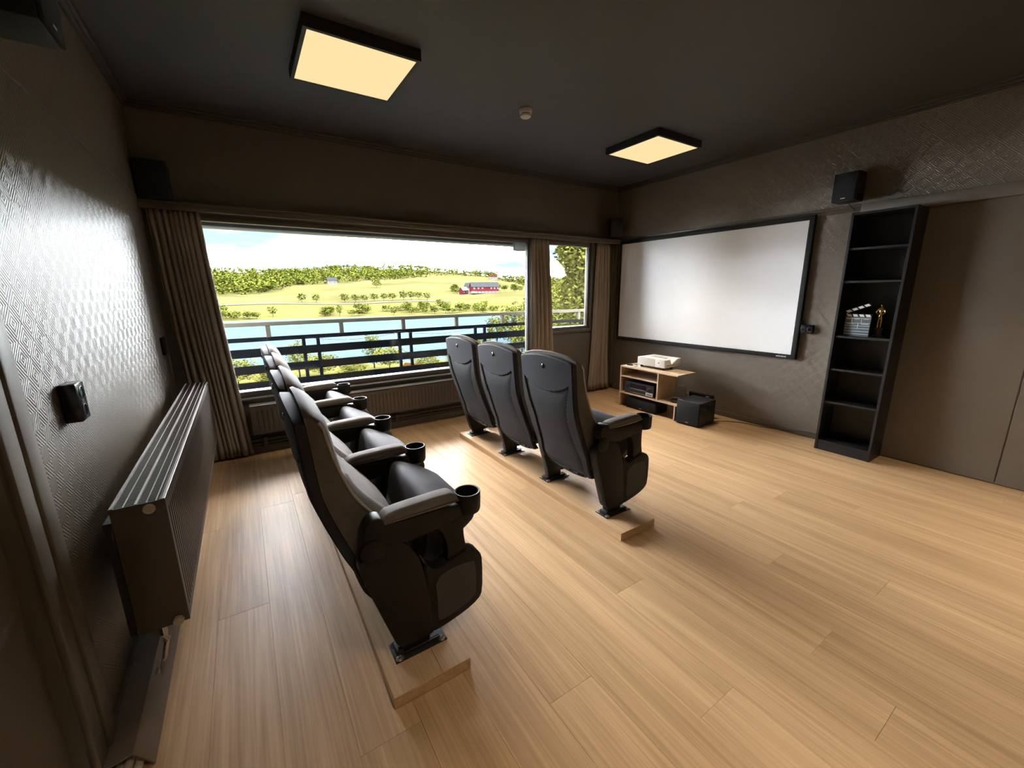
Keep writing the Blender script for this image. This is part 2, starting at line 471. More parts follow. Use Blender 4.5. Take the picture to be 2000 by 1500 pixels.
# trims
def strip(name, label, boxes, mat='trim', b=.004):
    mb = MB()
    for q in boxes: mb.box(*q, b=b, seg=2)
    return tag(mb.build(name, M[mat]), label, 'trim', kind='structure')
strip('trim_1', 'thin picture rail along the left wall', [(0, .006, YN, D - .12, 2.112, 2.124)])
strip('trim_2', 'curtain board running over both windows', [(0.0, W - .03, D - .105, D - .001, 2.092, 2.110), (0.0, W - .03, D - .10, D - .082, 2.048, 2.092)])
strip('trim_3', 'stepped rail along the screen wall above the screen', [(W - .02, W, 1.47, D - .1, 2.098, 2.122), (W - .011, W, 1.47, D - .1, 2.066, 2.099)])
strip('trim_4', 'boxed rail above the smooth panels beside the bookcase', [(W - .05, W, YN, 1.462, 2.028, 2.118)])
strip('trim_5', 'ceiling cove along the window wall', [(0, W, D - .045, D, H - .018, H), (0, W, D - .028, D, H - .036, H - .017), (0, W, D - .012, D, H - .052, H - .035)], mat='cove')
strip('trim_6', 'ceiling cove along the screen wall', [(W - .045, W, YN, D, H - .018, H), (W - .028, W, YN, D, H - .036, H - .017), (W - .012, W, YN, D, H - .052, H - .035)], mat='cove')
strip('trim_7', 'ceiling cove along the left wall', [(0, .045, YN, D, H - .018, H), (0, .028, YN, D, H - .036, H - .017)], mat='cove')
strip('trim_8', 'vertical corner board beside the projection screen', [(W - .055, W, D - .055, D, 0.07, 2.05), (W - .075, W - .055, D - .02, D, .07, 2.05)])
strip('trim_9', 'wall strip next to the small window', [(OS[1] + .04, OS[1] + .055, D - .012, D, .07, 2.05)])
# smooth panels on the right wall
pn = MB().box(W - .012, W, .389, 1.47, .006, 2.03, b=.003, seg=1).build('panel', M['panel'])
pn2 = MB().box(W - .012, W, YN, .383, .006, 2.03, b=.003, seg=1).build('panel', M['panel'])
for q in (pn, pn2): q.parent = wr
tag(MB().box(W - .014, W, 1.475, D - .05, 0, .058, b=.004).build('baseboard_right', M['trim']), 'low taupe baseboard under the projection screen', 'baseboard', kind='structure')
tag(MB().box(.0, W, D - .016, D, 0, .075, b=.004).build('baseboard_far', M['trim']), 'taupe baseboard under the windows', 'baseboard', kind='structure')
tag(MB().box(0, .014, 1.60, D - .02, 0, .07, b=.004).build('baseboard_left', M['trim']), 'taupe baseboard on the left wall', 'baseboard', kind='structure')

# ------------------------------------------------------------------ windows
def window(name, label, o, sill_z=None):
    x0, x1, z0, z1 = o
    fr = MB()
    fr.box(x0, x1, D + .01, D + .075, z0, z0 + .052, b=.004)
    fr.box(x0, x1, D + .01, D + .075, z1 - .05, z1, b=.004)
    fr.box(x0, x0 + .05, D + .012, D + .073, z0 + .052, z1 - .05, b=.004)
    fr.box(x1 - .03, x1, D + .012, D + .073, z0 + .052, z1 - .05, b=.004)
    f = fr.build(name, M['frame'])
    tag(f, label, 'window', kind='structure')
    MB().box(x0 + .04, x1 - .025, D + .040, D + .046, z0 + .046, z1 - .045).build('pane', M['glass'], f, smooth=0)
    bead = MB()
    bead.box(x0 + .045, x1 - .028, D + .004, D + .012, z0 + .040, z0 + .052, b=.002)
    bead.box(x0 + .045, x1 - .028, D + .046, D + .08, z0 + .046, z0 + .056, b=.002)
    bead.box(x1 - .034, x1 - .026, D + .046, D + .06, z0 + .05, z1 - .05, b=.002)
    bead.build('glazing_bead', M['frame_out'], f)
    return f
w1 = window('window_1', 'wide fixed window looking over the lake', OW)
w2 = window('window_2', 'small window between the two right curtains', OS)
MB().box(OW[0], OW[1], D - .035, D + .02, OW[2] - .022, OW[2], b=.004).build('sill', M['frame'], w1)
MB().box(OW[0], OW[1], D - .040, D - .030, OW[2] - .012, OW[2] + .004, b=.003).build('sill_edge', M['sill'], w1)
MB().box(OS[0] - .01, OS[1] + .03, D - .02, D + .02, OS[2] - .03, OS[2] + .012, b=.004).build('sill', M['frame'], w2)
MB().box(OS[1], OS[1] + .04, D - .012, D + .02, OS[2] - .03, OS[3], b=.004).build('casing', M['frame'], w2)
MB().box(OW[1] - .01, OW[1] + .03, D - .010, D + .012, OW[2], OW[3], b=.003).build('mullion_cover', M['frame_out'], w1)
# pale box fixed high on the wide window
bx_ = MB().box(3.33, 3.49, D - .004, D + .036, 1.90, 2.0, b=.004).build('pale_box', pale_box_mat())
tag(bx_, 'small pale grey box at the top right of the wide window', 'vent')
# dark blind box outside, over the window
bb = MB().box(.0, 3.66, D + .105, D + .30, 1.975, 2.2, b=.01).build('blind_box', M['blindbox'])
tag(bb, 'dark exterior blind box above the wide window', 'blind box')

# ------------------------------------------------------------------ curtains
def curtain(name, label, x0t, x1t, x0b, x1b, y, ztop, zbot, folds, amp, seed, pinch=None):
    rnd = random.Random(seed)
    n = folds * 12
    ph = [rnd.uniform(-.5, .5) for _ in range(folds + 2)]
    am = [rnd.uniform(.65, 1.15) for _ in range(folds + 2)]
    nz_ = 26
    rows = []
    for j in range(nz_ + 1):
        t = j / nz_
        z = ztop + (zbot - ztop) * t
        row = []
        k = t ** 1.3
        xa, xb = x0t + (x0b - x0t) * k, x1t + (x1b - x1t) * k
        for i in range(n + 1):
            u = i / n
            uw = u + .045 * math.sin(5.3 * u + seed) * math.sin(math.pi * u) + .03 * t * math.sin(11 * u + 2.1 * seed) * math.sin(math.pi * u)
            fi = uw * folds
            q = int(min(fi, folds - 1)); fr = fi - q
            a_ = am[q] * (1 - fr) + am[q + 1] * fr
            p_ = ph[q] * (1 - fr) + ph[q + 1] * fr
            ang = 2 * math.pi * fi + p_ * (.3 + 1.2 * t)
            tighten = .55 + .45 * min(1, t * 3) + .35 * t * math.sin(2.3 * fi + seed)
            yy = y + amp * a_ * tighten * math.sin(ang) + .008 * math.sin(7 * t + 3 * u)
            xx = xa + (xb - xa) * u + amp * .5 * tighten * math.cos(ang * 1.0) * .5
            zz = z + (.006 * math.sin(ang) if j == nz_ else 0)
            row.append((xx, yy, zz))
        rows.append(row)
    mb = MB()
    mb.grid(rows)
    o = empty(name, ((x0b + x1b) / 2, y, zbot), label, 'curtain')
    off = Vector(o.location)
    for v in mb.bm.verts: v.co -= off
    c = mb.build('cloth', M['curtain'], o, smooth=80)
    sd = c.modifiers.new('thick', 'SOLIDIFY'); sd.thickness = .003
    for i in range(folds + 1):
        xx = x0t + (x1t - x0t) * i / folds
        tp = MB().box(xx - .004, xx + .004, y - .006, y + .006, ztop - .004, ztop + .014)
        for v in tp.bm.verts: v.co -= off
        tp.build('hook', M['white'], o, smooth=0)
    return o
YC = D - .048
curtain('curtain', 'long taupe curtain gathered at the left end of the wide window', .025, .345, .10, .455, YC, 2.056, .03, 9, .024, 3)
curtain('curtain', 'taupe curtain hanging between the wide and the small window', 3.545, 3.805, 3.52, 3.965, YC, 2.056, .03, 5, .028, 5)
curtain('curtain', 'taupe curtain at the corner beside the projection screen', 4.628, 4.855, 4.53, 4.935, YC, 2.056, .045, 5, .028, 11)

# ------------------------------------------------------------------ radiators
def radiator(name, label, axis, a0, a1, d0, d1, z0, z1, rib, facing, ribdepth=.006):
    """axis: direction of length ('x' or 'y'); d0..d1 depth range (room side = facing end)"""
    def B(mb, l0, l1, e0, e1, q0, q1, b=0.0):
        if axis == 'x': mb.box(l0, l1, e0, e1, q0, q1, b=b)
        else: mb.box(e0, e1, l0, l1, q0, q1, b=b)
    front, back = (d1, d0) if facing > 0 else (d0, d1)
    s = facing
    L = a1 - a0
    o = empty(name, (((a0 + a1) / 2, (d0 + d1) / 2, z0) if axis == 'x' else ((d0 + d1) / 2, (a0 + a1) / 2, z0)), label, 'radiator')
    off = Vector(o.location)
    def done(mb, nm, mat, parent=o, sm=30):
        for v in mb.bm.verts: v.co -= off
        return mb.build(nm, mat, parent, smooth=sm)
    # ribbed front panel
    n = int(L / rib)
    prof = []
    zt, zb = z1 - .045, z0 + .03
    mb = MB()
    pts = []
    for i in range(n):
        c = a0 + .03 + (L - .06) * (i + .5) / n
        hw = (L - .06) / n / 2
        for t, dep in ((-1, 0), (-.45, 0), (-.25, 1), (.25, 1), (.45, 0)):
            pts.append((c + hw * t, dep))
    rows = []
    for z, k in ((z0 + .002, 0), (zb, 0), (zb + .012, 1), (zt - .012, 1), (zt, 0), (z1 - .012, 0)):
        row = []
        for c, dep in [(a0 + .002, 0)] + pts + [(a1 - .002, 0)]:
            f = front - s * (.002 + ribdepth * dep * k)
            row.append((c, f, z) if axis == 'x' else (f, c, z))
        rows.append(row)
    mb.grid(rows)
    B(mb, a0 + .003, a1 - .003, front - s * .02, front - s * .012, z0 + .003, z1 - .02)
    done(mb.fix(), 'front_panel', M['rad'])
    mb = MB(); B(mb, a0 + .003, a1 - .003, back + s * .004, back + s * .012, z0 + .01, z1 - .02); done(mb, 'rear_panel', M['rad'])
    mb = MB(); B(mb, a0 + .02, a1 - .02, back + s * .03, front - s * .03, z0 + .03, z1 - .03); done(mb, 'convector_fins', M['radslot'])
    for e0, e1 in ((a0, a0 + .008), (a1 - .008, a1)):
        mb = MB(); B(mb, e0, e1, d0 + .002, d1 - .0005, z0, z1 - .002, b=.003); done(mb, 'end_panel', M['rad'])
    # top grille: rails with slots between
    dep = abs(d1 - d0)
    g = MB()
    B(g, a0 + .002, a1 - .002, back, back + s * .012, z1 - .006, z1, b=.002)
    B(g, a0 + .002, a1 - .002, front - s * .016, front, z1 - .006, z1, b=.002)
    B(g, a0 + .002, a1 - .002, back + s * dep * .44, back + s * dep * .50, z1 - .006, z1, b=.002)
    nb = int(L / .014)
    for i in range(nb):
        c = a0 + .006 + (L - .012) * (i + .5) / nb
        B(g, c - .0035, c + .0035, back + s * .01, front - s * .012, z1 - .010, z1 - .005)
    top = done(g, 'top_grille', M['rad'], sm=0)
    e = MB()  # highlights along the rails and wires laid on as pale strips
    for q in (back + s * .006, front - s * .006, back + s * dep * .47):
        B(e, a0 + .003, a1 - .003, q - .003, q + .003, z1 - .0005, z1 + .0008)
    done(e, 'rail_highlight', M['radglint'], top, sm=0)
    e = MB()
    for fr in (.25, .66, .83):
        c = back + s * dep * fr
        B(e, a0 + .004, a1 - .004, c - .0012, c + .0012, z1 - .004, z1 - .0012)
    done(e, 'wire_highlight', M['radglint'], top, sm=0)
    return o, off, done
rad, roff, rdone = radiator('radiator', 'long deep panel radiator on the left wall', 'y', 1.702, 3.98, .088, .232, .272, .752, .034, +1, .004)
# plugs and valve on the near end
mb = MB().lathe([(0, 0), (.017, 0), (.017, .006), (.014, .010), (.008, .010), (.008, .006), (0, .006)], (0.188, 1.702, .728), 16, 'y', None)
for v in mb.bm.verts: v.co.y = 1.702 - (v.co.y - 1.702)
rdone(mb.fix(), 'vent_plug', M['cream'])
mb = MB().lathe([(0, 0), (.017, 0), (.017, .010), (.014, .014), (0, .014)], (.20, 1.702, .285), 16, 'y', None)
for v in mb.bm.verts: v.co.y = 1.702 - (v.co.y - 1.702)
rdone(mb.fix(), 'blind_plug', M['cream'])
rdone(MB().tube([(.15, 1.72, .30), (.15, 1.72, .24), (.15, 1.74, .20)], .012, 10), 'valve_body', M['chrome'])
rdone(MB().tube([(.15, 1.74, .20), (.13, 1.75, .12), (.10, 1.76, .06), (.09, 1.80, .05)], .008, 8), 'supply_pipe', M['chrome'])
rdone(MB().box(.066, .086, 1.715, 3.96, .27, .70), 'rear_gap_shade', M['black'], sm=0)  # added black plate: shade and bracket in the gap behind the radiator
radiator('radiator', 'long low ribbed radiator under the wide window', 'x', .475, 2.98, D - .14, D - .045, .212, .476, .038, -1, .006)
# pipe run below the window radiator
pr = empty('heating_pipe', (1.6, D - .035, .06), 'pair of painted heating pipes with clips under the window radiator', 'pipe')
def pdone(mb, nm, mat, sm=40):
    for v in mb.bm.verts: v.co -= Vector(pr.location)
    return mb.build(nm, mat, pr, smooth=sm)
pdone(MB().tube([(.40, D - .034, .135), (2.95, D - .034, .135)], .011, 10), 'pipe', M['rad'])
pdone(MB().tube([(.40, D - .034, .098), (2.95, D - .034, .098)], .011, 10), 'pipe', M['rad'])
for x in (.56, .95, 1.36, 1.775, 2.17, 2.57):
    pdone(MB().box(x - .018, x + .018, D - .05, D - .016, .078, .155, b=.004), 'clip', M['rad'])
# pipe casing along the left wall
cs = empty('pipe_casing', (.07, 1.42, 0), 'brown angled pipe casing along the floor of the left wall', 'pipe casing')
def cdone(mb, nm, mat, sm=30):
    for v in mb.bm.verts: v.co -= Vector(cs.location)
    return mb.build(nm, mat, cs, smooth=sm)
cdone(MB().prism([(.015, .060), (.085, .074), (.128, .004), (.124, .002), (.083, .070), (.015, .056)], 'y', 1.432, 2.35), 'cover', M['casing'])
cb = empty('cable', (.07, 1.40, .02), 'three cream cables coming out of the pipe casing', 'cable')
for k, (dx, dz) in enumerate(((.045, .022), (.068, .030), (.092, .020))):
    mb = MB().tube([(dx, 1.75, dz), (dx, 1.45, dz), (dx - .012, 1.36, dz - .002), (dx - .022, 1.28, .012), (dx - .02, 1.05, .012), (dx - .015, .7, .012)], .011, 10)
    for v in mb.bm.verts: v.co -= Vector(cb.location)
    mb.build('wire', M['cream'], cb)

# ------------------------------------------------------------------ sockets
def socket(name, label, cat, M4, w, h, t, holes):
    o = empty(name, (0, 0, 0), label, cat)
    o.matrix_world = M4
    MB().box(-w / 2, w / 2, -h / 2, h / 2, 0, t, b=.005).build('cover', M['blackg'], o)
    for (hx, hy) in holes:
        s_ = MB().lathe([(.022, t + .0015), (.020, t + .002), (.0185, t - .004), (0, t - .004)], (hx, hy, 0), 20).build('socket_well', M['knob'], o)
        MB().cyl((hx - .0095, hy, t - .004), .0028, .0012, n=8).cyl((hx + .0095, hy, t - .004), .0028, .0012, n=8).build('contact_hole', M['steel'], s_)
    return o
ML = Matrix(((0, 0, 1, 0), (-1, 0, 0, 0), (0, 1, 0, 0), (0, 0, 0, 1)))   # local z -> +x, local x -> -y, local y -> z
def at_left(y, z): return Matrix.Translation((0, y, z)) @ ML
def at_right(y, z):
    return Matrix.Translation((W, y, z)) @ Matrix(((0, 0, -1, 0), (1, 0, 0, 0), (0, 1, 0, 0), (0, 0, 0, 1)))
socket('wall_socket', 'black double socket on the left wall near the door', 'socket', at_left(1.905, 1.078), .082, .128, .045, [(0, .03), (0, -.03)])
socket('light_switch', 'slim black switch plate beside the left curtain', 'switch', at_left(3.94, 1.055), .085, .13, .022, [])
socket('wall_socket', 'black double socket between the projection screen and the bookcase', 'socket', at_right(1.735, 1.05), .11, .085, .04, [(-.027, 0), (.027, 0)])

# ------------------------------------------------------------------ ceiling lamps and smoke detector
GLOW = emat('lamp_diffuser', (1.0, .775, .40), LAMP_GLOW)
def lamp(label, cx, cy):
    o = empty('ceiling_lamp', (cx, cy, H), label, 'lamp', 'square ceiling lamps')
    h, q = .309, .022
    for a, b, c, d in ((-h, h, -h, -h + q), (-h, h, h - q, h), (-h, -h + q, -h + q, h - q), (h - q, h, -h + q, h - q)):
        MB().box(a, b, c, d, -.062, 0, b=.0015, seg=1).build('frame', M['black'], o)
    MB().box(-h + q - .001, h - q + .001, -h + q - .001, h - q + .001, -.059, -.050).build('diffuser', GLOW, o, smooth=0)
    ld = bpy.data.lights.new('lamp_light', 'AREA')
    ld.shape = 'SQUARE'; ld.size = .56; ld.energy = LAMP_W; ld.spread = R(LAMP_SPREAD); ld.color = (1.0, .84, .64)
    lo = bpy.data.objects.new('lamp_light', ld); COL.objects.link(lo)
    lo.parent = o; lo.location = (0, 0, -.0635)
    return o
lamp('square ceiling lamp nearest the window and the left wall', 1.272, 2.845)
lamp('square ceiling lamp in front of the projection screen', 4.012, 2.853)
lamp('added square ceiling lamp behind the viewer on the left, lighting the near floor', 1.272, -.15)  # this lamp and the next are added out of view to brighten the floor
lamp('added square ceiling lamp behind the viewer on the right, lighting the near floor', 4.012, -.15)
sdx = empty('smoke_detector', (2.545, 2.87, H), 'round cream smoke detector on the dark ceiling', 'smoke detector')
MB().lathe([(0, 0), (.050, 0), (.050, -.010), (0, -.010)], n=28).fix().build('base', M['detect'], sdx)
MB().lathe([(0, -.010), (.047, -.010), (.047, -.026), (.043, -.030), (.0, -.030)], n=28).fix().build('body', M['detect'], sdx)
MB().lathe([(0, -.030), (.038, -.030), (.038, -.036), (0, -.036)], n=28).fix().build('sensor_slot', M['black'], sdx)
MB().lathe([(0, -.036), (.042, -.036), (.040, -.050), (.030, -.056), (0, -.057)], n=28).fix().build('cap', M['detect'], sdx)

# ------------------------------------------------------------------ projection screen
sc = empty('projection_screen', (W, 2.958, .75), 'large white projection screen with black velvet frame', 'projection screen')
sy0, sy1, sz0, sz1 = 1.834, 4.083, .792, 2.042
fw_ = .042
def sdone(mb, nm, mat, parent=None, sm=30):
    for v in mb.bm.verts: v.co -= Vector(sc.location)
    return mb.build(nm, mat, parent or sc, smooth=sm)
sdone(MB().box(W - .030, W - .004, sy0, sy1, sz0, sz1), 'screen_cloth', M['screen'], sm=0)
for q in ((sy0 - fw_, sy1 + fw_ * .5, sz0 - fw_, sz0), (sy0 - fw_, sy1 + fw_ * .5, sz1, sz1 + fw_), (sy0 - fw_, sy0, sz0, sz1), (sy1, sy1 + fw_ * .5, sz0, sz1)):
    sdone(MB().box(W - .050, W - .002, q[0], q[1], q[2], q[3], b=.003), 'frame_bar', M['velvet'])
mb = MB()
for k in range(9):
    mb.box(W - .0512, W - .0498, 1.872 + k * .0105, 1.879 + k * .0105, .764, .776 if k % 3 else .780)
sdone(mb, 'maker_badge', M['silver'], sm=0)

# ------------------------------------------------------------------ bookcase
bx0, bx1, by0, by1, bz = W - .275, W - .012, 1.043, 1.442, 2.02
bk = empty('bookcase', ((bx0 + bx1) / 2, (by0 + by1) / 2, 0), 'tall narrow black bookcase with five shelves', 'bookcase')
def bdone(mb, nm, mat=None, sm=30):
    for v in mb.bm.verts: v.co -= Vector(bk.location)
    return mb.build(nm, mat or M['bookcase'], bk, smooth=sm)
T = .018
bdone(MB().box(bx0, bx1, by0, by0 + T, 0, bz, b=.001, seg=1), 'side_panel')
bdone(MB().box(bx0, bx1, by1 - T, by1, 0, bz, b=.001, seg=1), 'side_panel')
bdone(MB().box(bx0 + .002, bx1, by0 + T, by1 - T, bz - T, bz, b=.001, seg=1), 'top_board')
bdone(MB().box(bx1 - .006, bx1, by0 + T, by1 - T, .06, bz - T), 'back_board')
bdone(MB().box(bx0 + .004, bx0 + .018, by0 + T, by1 - T, .0, .073, b=.001, seg=1), 'plinth')
for z in (1.748, 1.488, 1.032, .747, .455, .091):
    bdone(MB().box(bx0 + (.012 if z > .1 else .004), bx1 - .006, by0 + T, by1 - T, z - T, z, b=.001, seg=1), 'shelf')
# clapperboard
cl = empty('clapperboard', (W - .205, 1.305, 1.032), 'film clapperboard standing open on the bookcase shelf', 'clapperboard', rz=R(-3))
def panelbox(parent, nm, mat, y0, y1, z0, z1, x0=-.006, x1=.006, rot=None, piv=(0, 0)):
    mb = MB().box(x0, x1, y0, y1, z0, z1, b=.0008, seg=1)
    if rot:
        mt = Matrix.Translation((0, piv[0], piv[1])) @ Matrix.Rotation(rot, 4, 'X') @ Matrix.Translation((0, -piv[0], -piv[1]))
        for v in mb.bm.verts: v.co = mt @ v.co
    return mb.build(nm, mat, parent, smooth=0)
sl = panelbox(cl, 'slate', M['slate'], -.09, .085, 0, .158)
for z in (.148, .108, .086, .064, .040, .018):
    panelbox(sl, 'ruled_line', M['chalk'], -.088, .083, z, z + .0035, -.0072, -.0055)
for y, z0, z1 in ((-.03, .108, .148), (.035, .108, .148), (-.01, .064, .108)):
    panelbox(sl, 'ruled_line', M['chalk'], y, y + .0035, z0, z1, -.0072, -.0055)
for y, z, w_ in ((-.075, .141, .035), (-.015, .141, .04), (-.08, .101, .05), (.045, .141, .03), (.02, .101, .05)):
    panelbox(sl, 'caption_mark', M['chalk'], y, y + w_, z, z + .004, -.0072, -.0055)
st1 = panelbox(cl, 'clap_stick', M['black'], -.09, .085, .160, .184)
st2 = panelbox(cl, 'clap_stick', M['black'], -.09, .085, .186, .210, rot=R(-23), piv=(.085, .186))
def stripe(parent, y, z, rot=None):
    mb = MB().prism([(y, z), (y + .030, z), (y + .040, z + .020), (y + .010, z + .020)], 'x', -.0075, -.0055)
    if rot:
        mt = Matrix.Translation((0, .085, .186)) @ Matrix.Rotation(rot, 4, 'X') @ Matrix.Translation((0, -.085, -.186))
        for v in mb.bm.verts: v.co = mt @ v.co
    mb.build('white_stripe', M['chalk'], parent, smooth=0)
for k in range(4):
    y = -.088 + k * .043
    mb = stripe(st1, y, .162)
    stripe(st2, y, .188, R(-23))
MB().cyl((-.008, .078, .184), .006, .016, 'x', 12).build('hinge', M['steel'], cl)
# gold figurine
fg = empty('figurine', (W - .12, 1.185, 1.032), 'small gold trophy figurine on a dark round base', 'figurine')
MB().lathe([(0, 0), (.030, 0), (.030, .012), (.024, .016), (.024, .060), (.027, .064), (.027, .070), (0, .070)], n=20).build('base', M['goldbase'], fg)
def skin_figure(parent, mat):
    me = bpy.data.meshes.new('figure')
    V = [(0, 0, .165), (0, 0, .190), (0, 0, .222), (0, 0, .240), (0, 0, .262), (-.0, .009, .150), (0, .010, .115), (0, .009, .072), (0, -.009, .150), (0, -.010, .115), (0, -.009, .072),
         (0, .022, .222), (-.006, .028, .195), (-.016, .006, .182), (0, -.022, .222), (-.006, -.028, .195), (-.016, -.006, .182)]
    Ed = [(0, 1), (1, 2), (2, 3), (3, 4), (0, 5), (5, 6), (6, 7), (0, 8), (8, 9), (9, 10), (2, 11), (11, 12), (12, 13), (2, 14), (14, 15), (15, 16)]
    rad_ = [.012, .011, .016, .007, .012, .010, .008, .006, .010, .008, .006, .008, .006, .005, .008, .006, .005]
    me.from_pydata(V, Ed, [])
    o = bpy.data.objects.new('figure', me); COL.objects.link(o); o.parent = parent
    sk = o.modifiers.new('skin', 'SKIN')
    for i, r_ in enumerate(rad_):
        d = me.skin_vertices[0].data[i]; d.radius = (r_, r_); d.use_root = (i == 0)
    sb = o.modifiers.new('sub', 'SUBSURF'); sb.levels = 2; sb.render_levels = 2
    me.materials.append(mat)
    return o
fig_me_test = bpy.data.meshes.new('tmp'); bpy.data.meshes.remove(fig_me_test)
try:
    skin_figure(fg, M['gold'])
except Exception as ex:
    print('skin failed', ex)

# ------------------------------------------------------------------ tv stand and devices
tx0, tx1, ty0, ty1 = 4.42, 4.74, 2.66, 3.478
ts = empty('media_stand', ((tx0 + tx1) / 2, (ty0 + ty1) / 2, 0), 'low birch media stand with overhanging top under the screen', 'media stand')
def board(nm, x0, x1, y0, y1, z0, z1, edge=True):
    o = MB().box(x0, x1, y0, y1, z0, z1, b=.0008, seg=1)
    for v in o.bm.verts: v.co -= Vector(ts.location)
    ob = o.build(nm, M['birch'], ts, smooth=0)
    if edge:
        e = MB().box(x0 - .0008, x0 + .0003, y0 + .0005, y1 - .0005, z0 + .0005, z1 - .0005)
        for v in e.bm.verts: v.co -= Vector(ts.location)
        e.build('edge_band', M['birchedge'], ob, smooth=0)
    return ob
board('top', tx0, tx1, ty0, ty1, .499, .516)
board('side_panel', tx0, tx1, ty1 - .017, ty1, 0, .499)
board('shelf', tx0, tx1, 2.925, ty1 - .017, .379, .395)
board('divider', tx0, tx1, 2.908, 2.925, .186, .499)
board('lower_shelf', tx0, tx1, 2.642, ty1 - .017, .169, .186)
board('leg_panel', tx0, tx1, 2.664, 2.681, 0, .169)
board('back_strip', tx1 - .012, tx1, 2.925, ty1 - .017, .395, .499, edge=False)
# AV receiver
rc = empty('av_receiver', (4.59, 3.197, .186), 'dark blue-black hi-fi receiver inside the media stand', 'receiver')
def rcd(mb, nm, mat, parent=None, sm=30):
    for v in mb.bm.verts: v.co -= Vector(rc.location)
    return mb.build(nm, mat, parent or rc, smooth=sm)
ry0, ry1, rz0, rz1, rx = 2.978, 3.416, .196, .333, 4.438
rcd(MB().box(rx + .012, 4.72, ry0 + .004, ry1 - .004, rz0, rz1 - .004, b=.002), 'case', M['black'])
rcd(MB().box(rx, rx + .014, ry0, ry1, rz0, rz1, b=.003), 'front_panel', M['receiver'])
rcd(MB().box(rx - .001, rx + .002, 3.085, 3.33, .262, .310), 'display', M['display'], sm=0)
rcd(MB().box(rx - .003, rx + .002, 3.085, 3.325, .249, .253).box(rx - .003, rx + .002, 3.085, 3.325, .203, .206), 'trim_line', M['silver'], sm=0)
rcd(MB().box(rx - .002, rx + .002, 3.10, 3.32, .208, .246), 'flap', M['knob'], sm=0)
for y in (3.035, 3.372):
    rcd(MB().lathe([(0, 0), (.026, 0), (.024, -.016), (.020, -.018), (0, -.018)], (rx, y, .272), 24, 'x').fix(), 'dial', M['knob'])
for k in range(4):
    rcd(MB().cyl((rx - .003, 3.14 + k * .04, .226), .006, .004, 'x', 10), 'button', M['blackg'])
stk = rcd(MB().box(rx - .0035, rx - .0022, 2.985, 3.085, .199, .243), 'sticker', M['paper'], sm=0)
for k in range(4):
    rcd(MB().box(rx - .0042, rx - .0034, 2.995 + k * .021, 3.009 + k * .021, .208, .226), 'sticker_mark', M['blueprint'], stk, sm=0)
for y in (3.01, 3.38):
    rcd(MB().cyl((rx + .05, y, .186), .016, .010, n=14).cyl((rx + .23, y, .186), .016, .010, n=14), 'foot', M['black'])
# speakers
def speaker(label, loc, rz, w, d, h, badge=True, bracket=None, feet=False, name='loudspeaker', mats=('navy', 'grille')):
    """cabinet with its front grille facing local -x; origin at its bottom centre"""
    o = empty(name, loc, label, 'speaker', rz=rz)
    MB().box(-d / 2 + .012, d / 2, -w / 2, w / 2, 0.0, h, b=.006).build('cabinet', M[mats[0]], o)
    MB().box(-d / 2, -d / 2 + .0125, -w / 2 + .003, w / 2 - .003, .003, h - .003, b=.005).build('grille', M[mats[1]], o)
    if badge:
        mb = MB()
        for k in range(4):
            mb.box(-d / 2 - .001, -d / 2 + .001, -.016 + k * .008, -.010 + k * .008, h * .09, h * .09 + .007)
        mb.build('badge', M['silver'], o, smooth=0)
    if feet:
        for a in (-1, 1):
            for b in (-1, 1):
                MB().cyl((a * (d / 2 - .04), b * (w / 2 - .03), -.008), .012, .009, n=12).build('foot', M['black'], o)
    if bracket: bracket(o)
    return o
speaker('black centre speaker on the floor inside the media stand', (4.43 + .11, 3.148, .008), 0, .444, .22, .126, feet=True)
speaker('cube shaped black subwoofer on the floor beside the media stand', (4.548, 2.50, .008), R(2), .268, .312, .258, feet=True, name='subwoofer')
def brk(dx, dz):
    def f(o):
        MB().box(dx - .012, dx + .03, -.02, .02, dz - .03, dz + .03, b=.003).build('bracket', M['black'], o)
    return f
speaker('black wall speaker above the bookcase', (W - .125, 1.545, 2.134), R(-4), .170, .155, .225, bracket=brk(.09, .11), mats=('black', 'grille'))
speaker('black speaker in the corner above the projection screen', (W - .19, D - .15, 2.128), R(-38), .20, .15, .228, badge=False, mats=('black', 'grille'), bracket=brk(.09, .11))
speaker('black speaker in the corner above the left curtain', (.108, D - .077, 2.112), R(90), .19, .15, .262, badge=False, mats=('black', 'grille'))
speaker('black speaker high on the left wall near the door', (.085, 2.0, 2.206), R(180), .195, .15, .262, badge=True, mats=('black', 'grille'))
# speaker cable beside the right wall speaker and wall box
cbx = empty('cable', (W - .05, 1.50, 2.10), 'short black cable under the speaker above the bookcase', 'cable')
mb = MB().tube([(W - .06, 1.545, 2.131), (W - .045, 1.545, 2.115), (W - .03, 1.525, 2.095), (W - .012, 1.51, 2.075)], .0025, 6)
for v in mb.bm.verts: v.co -= Vector(cbx.location)
mb.build('wire', M['black'], cbx)
# floor cable along the baseboard
fc = empty('cable', (W - .03, 2.0, .01), 'thin grey cable lying along the wall from subwoofer to bookcase', 'cable')
mb = MB().tube([(4.74, 2.42, .006), (4.86, 2.33, .005), (4.96, 2.2, .005), (4.985, 2.0, .006), (5.0, 1.80, .02), (5.008, 1.68, .05), (5.012, 1.58, .062), (5.014, 1.50, .06), (5.014, 1.445, .052)], .0035, 6)
for v in mb.bm.verts: v.co -= Vector(fc.location)
mb.build('wire', M['inset'], fc)
fc2 = empty('cable', (4.9, 3.6, .005), 'thin pale cable on the floor between corner curtain and media stand', 'cable')
mb = MB().tube([(4.72, 3.49, .006), (4.80, 3.56, .005), (4.87, 3.75, .005), (4.92, 3.95, .005), (4.97, 4.08, .006)], .004, 6)
for v in mb.bm.verts: v.co -= Vector(fc2.location)
mb.build('wire', M['beige'], fc2)

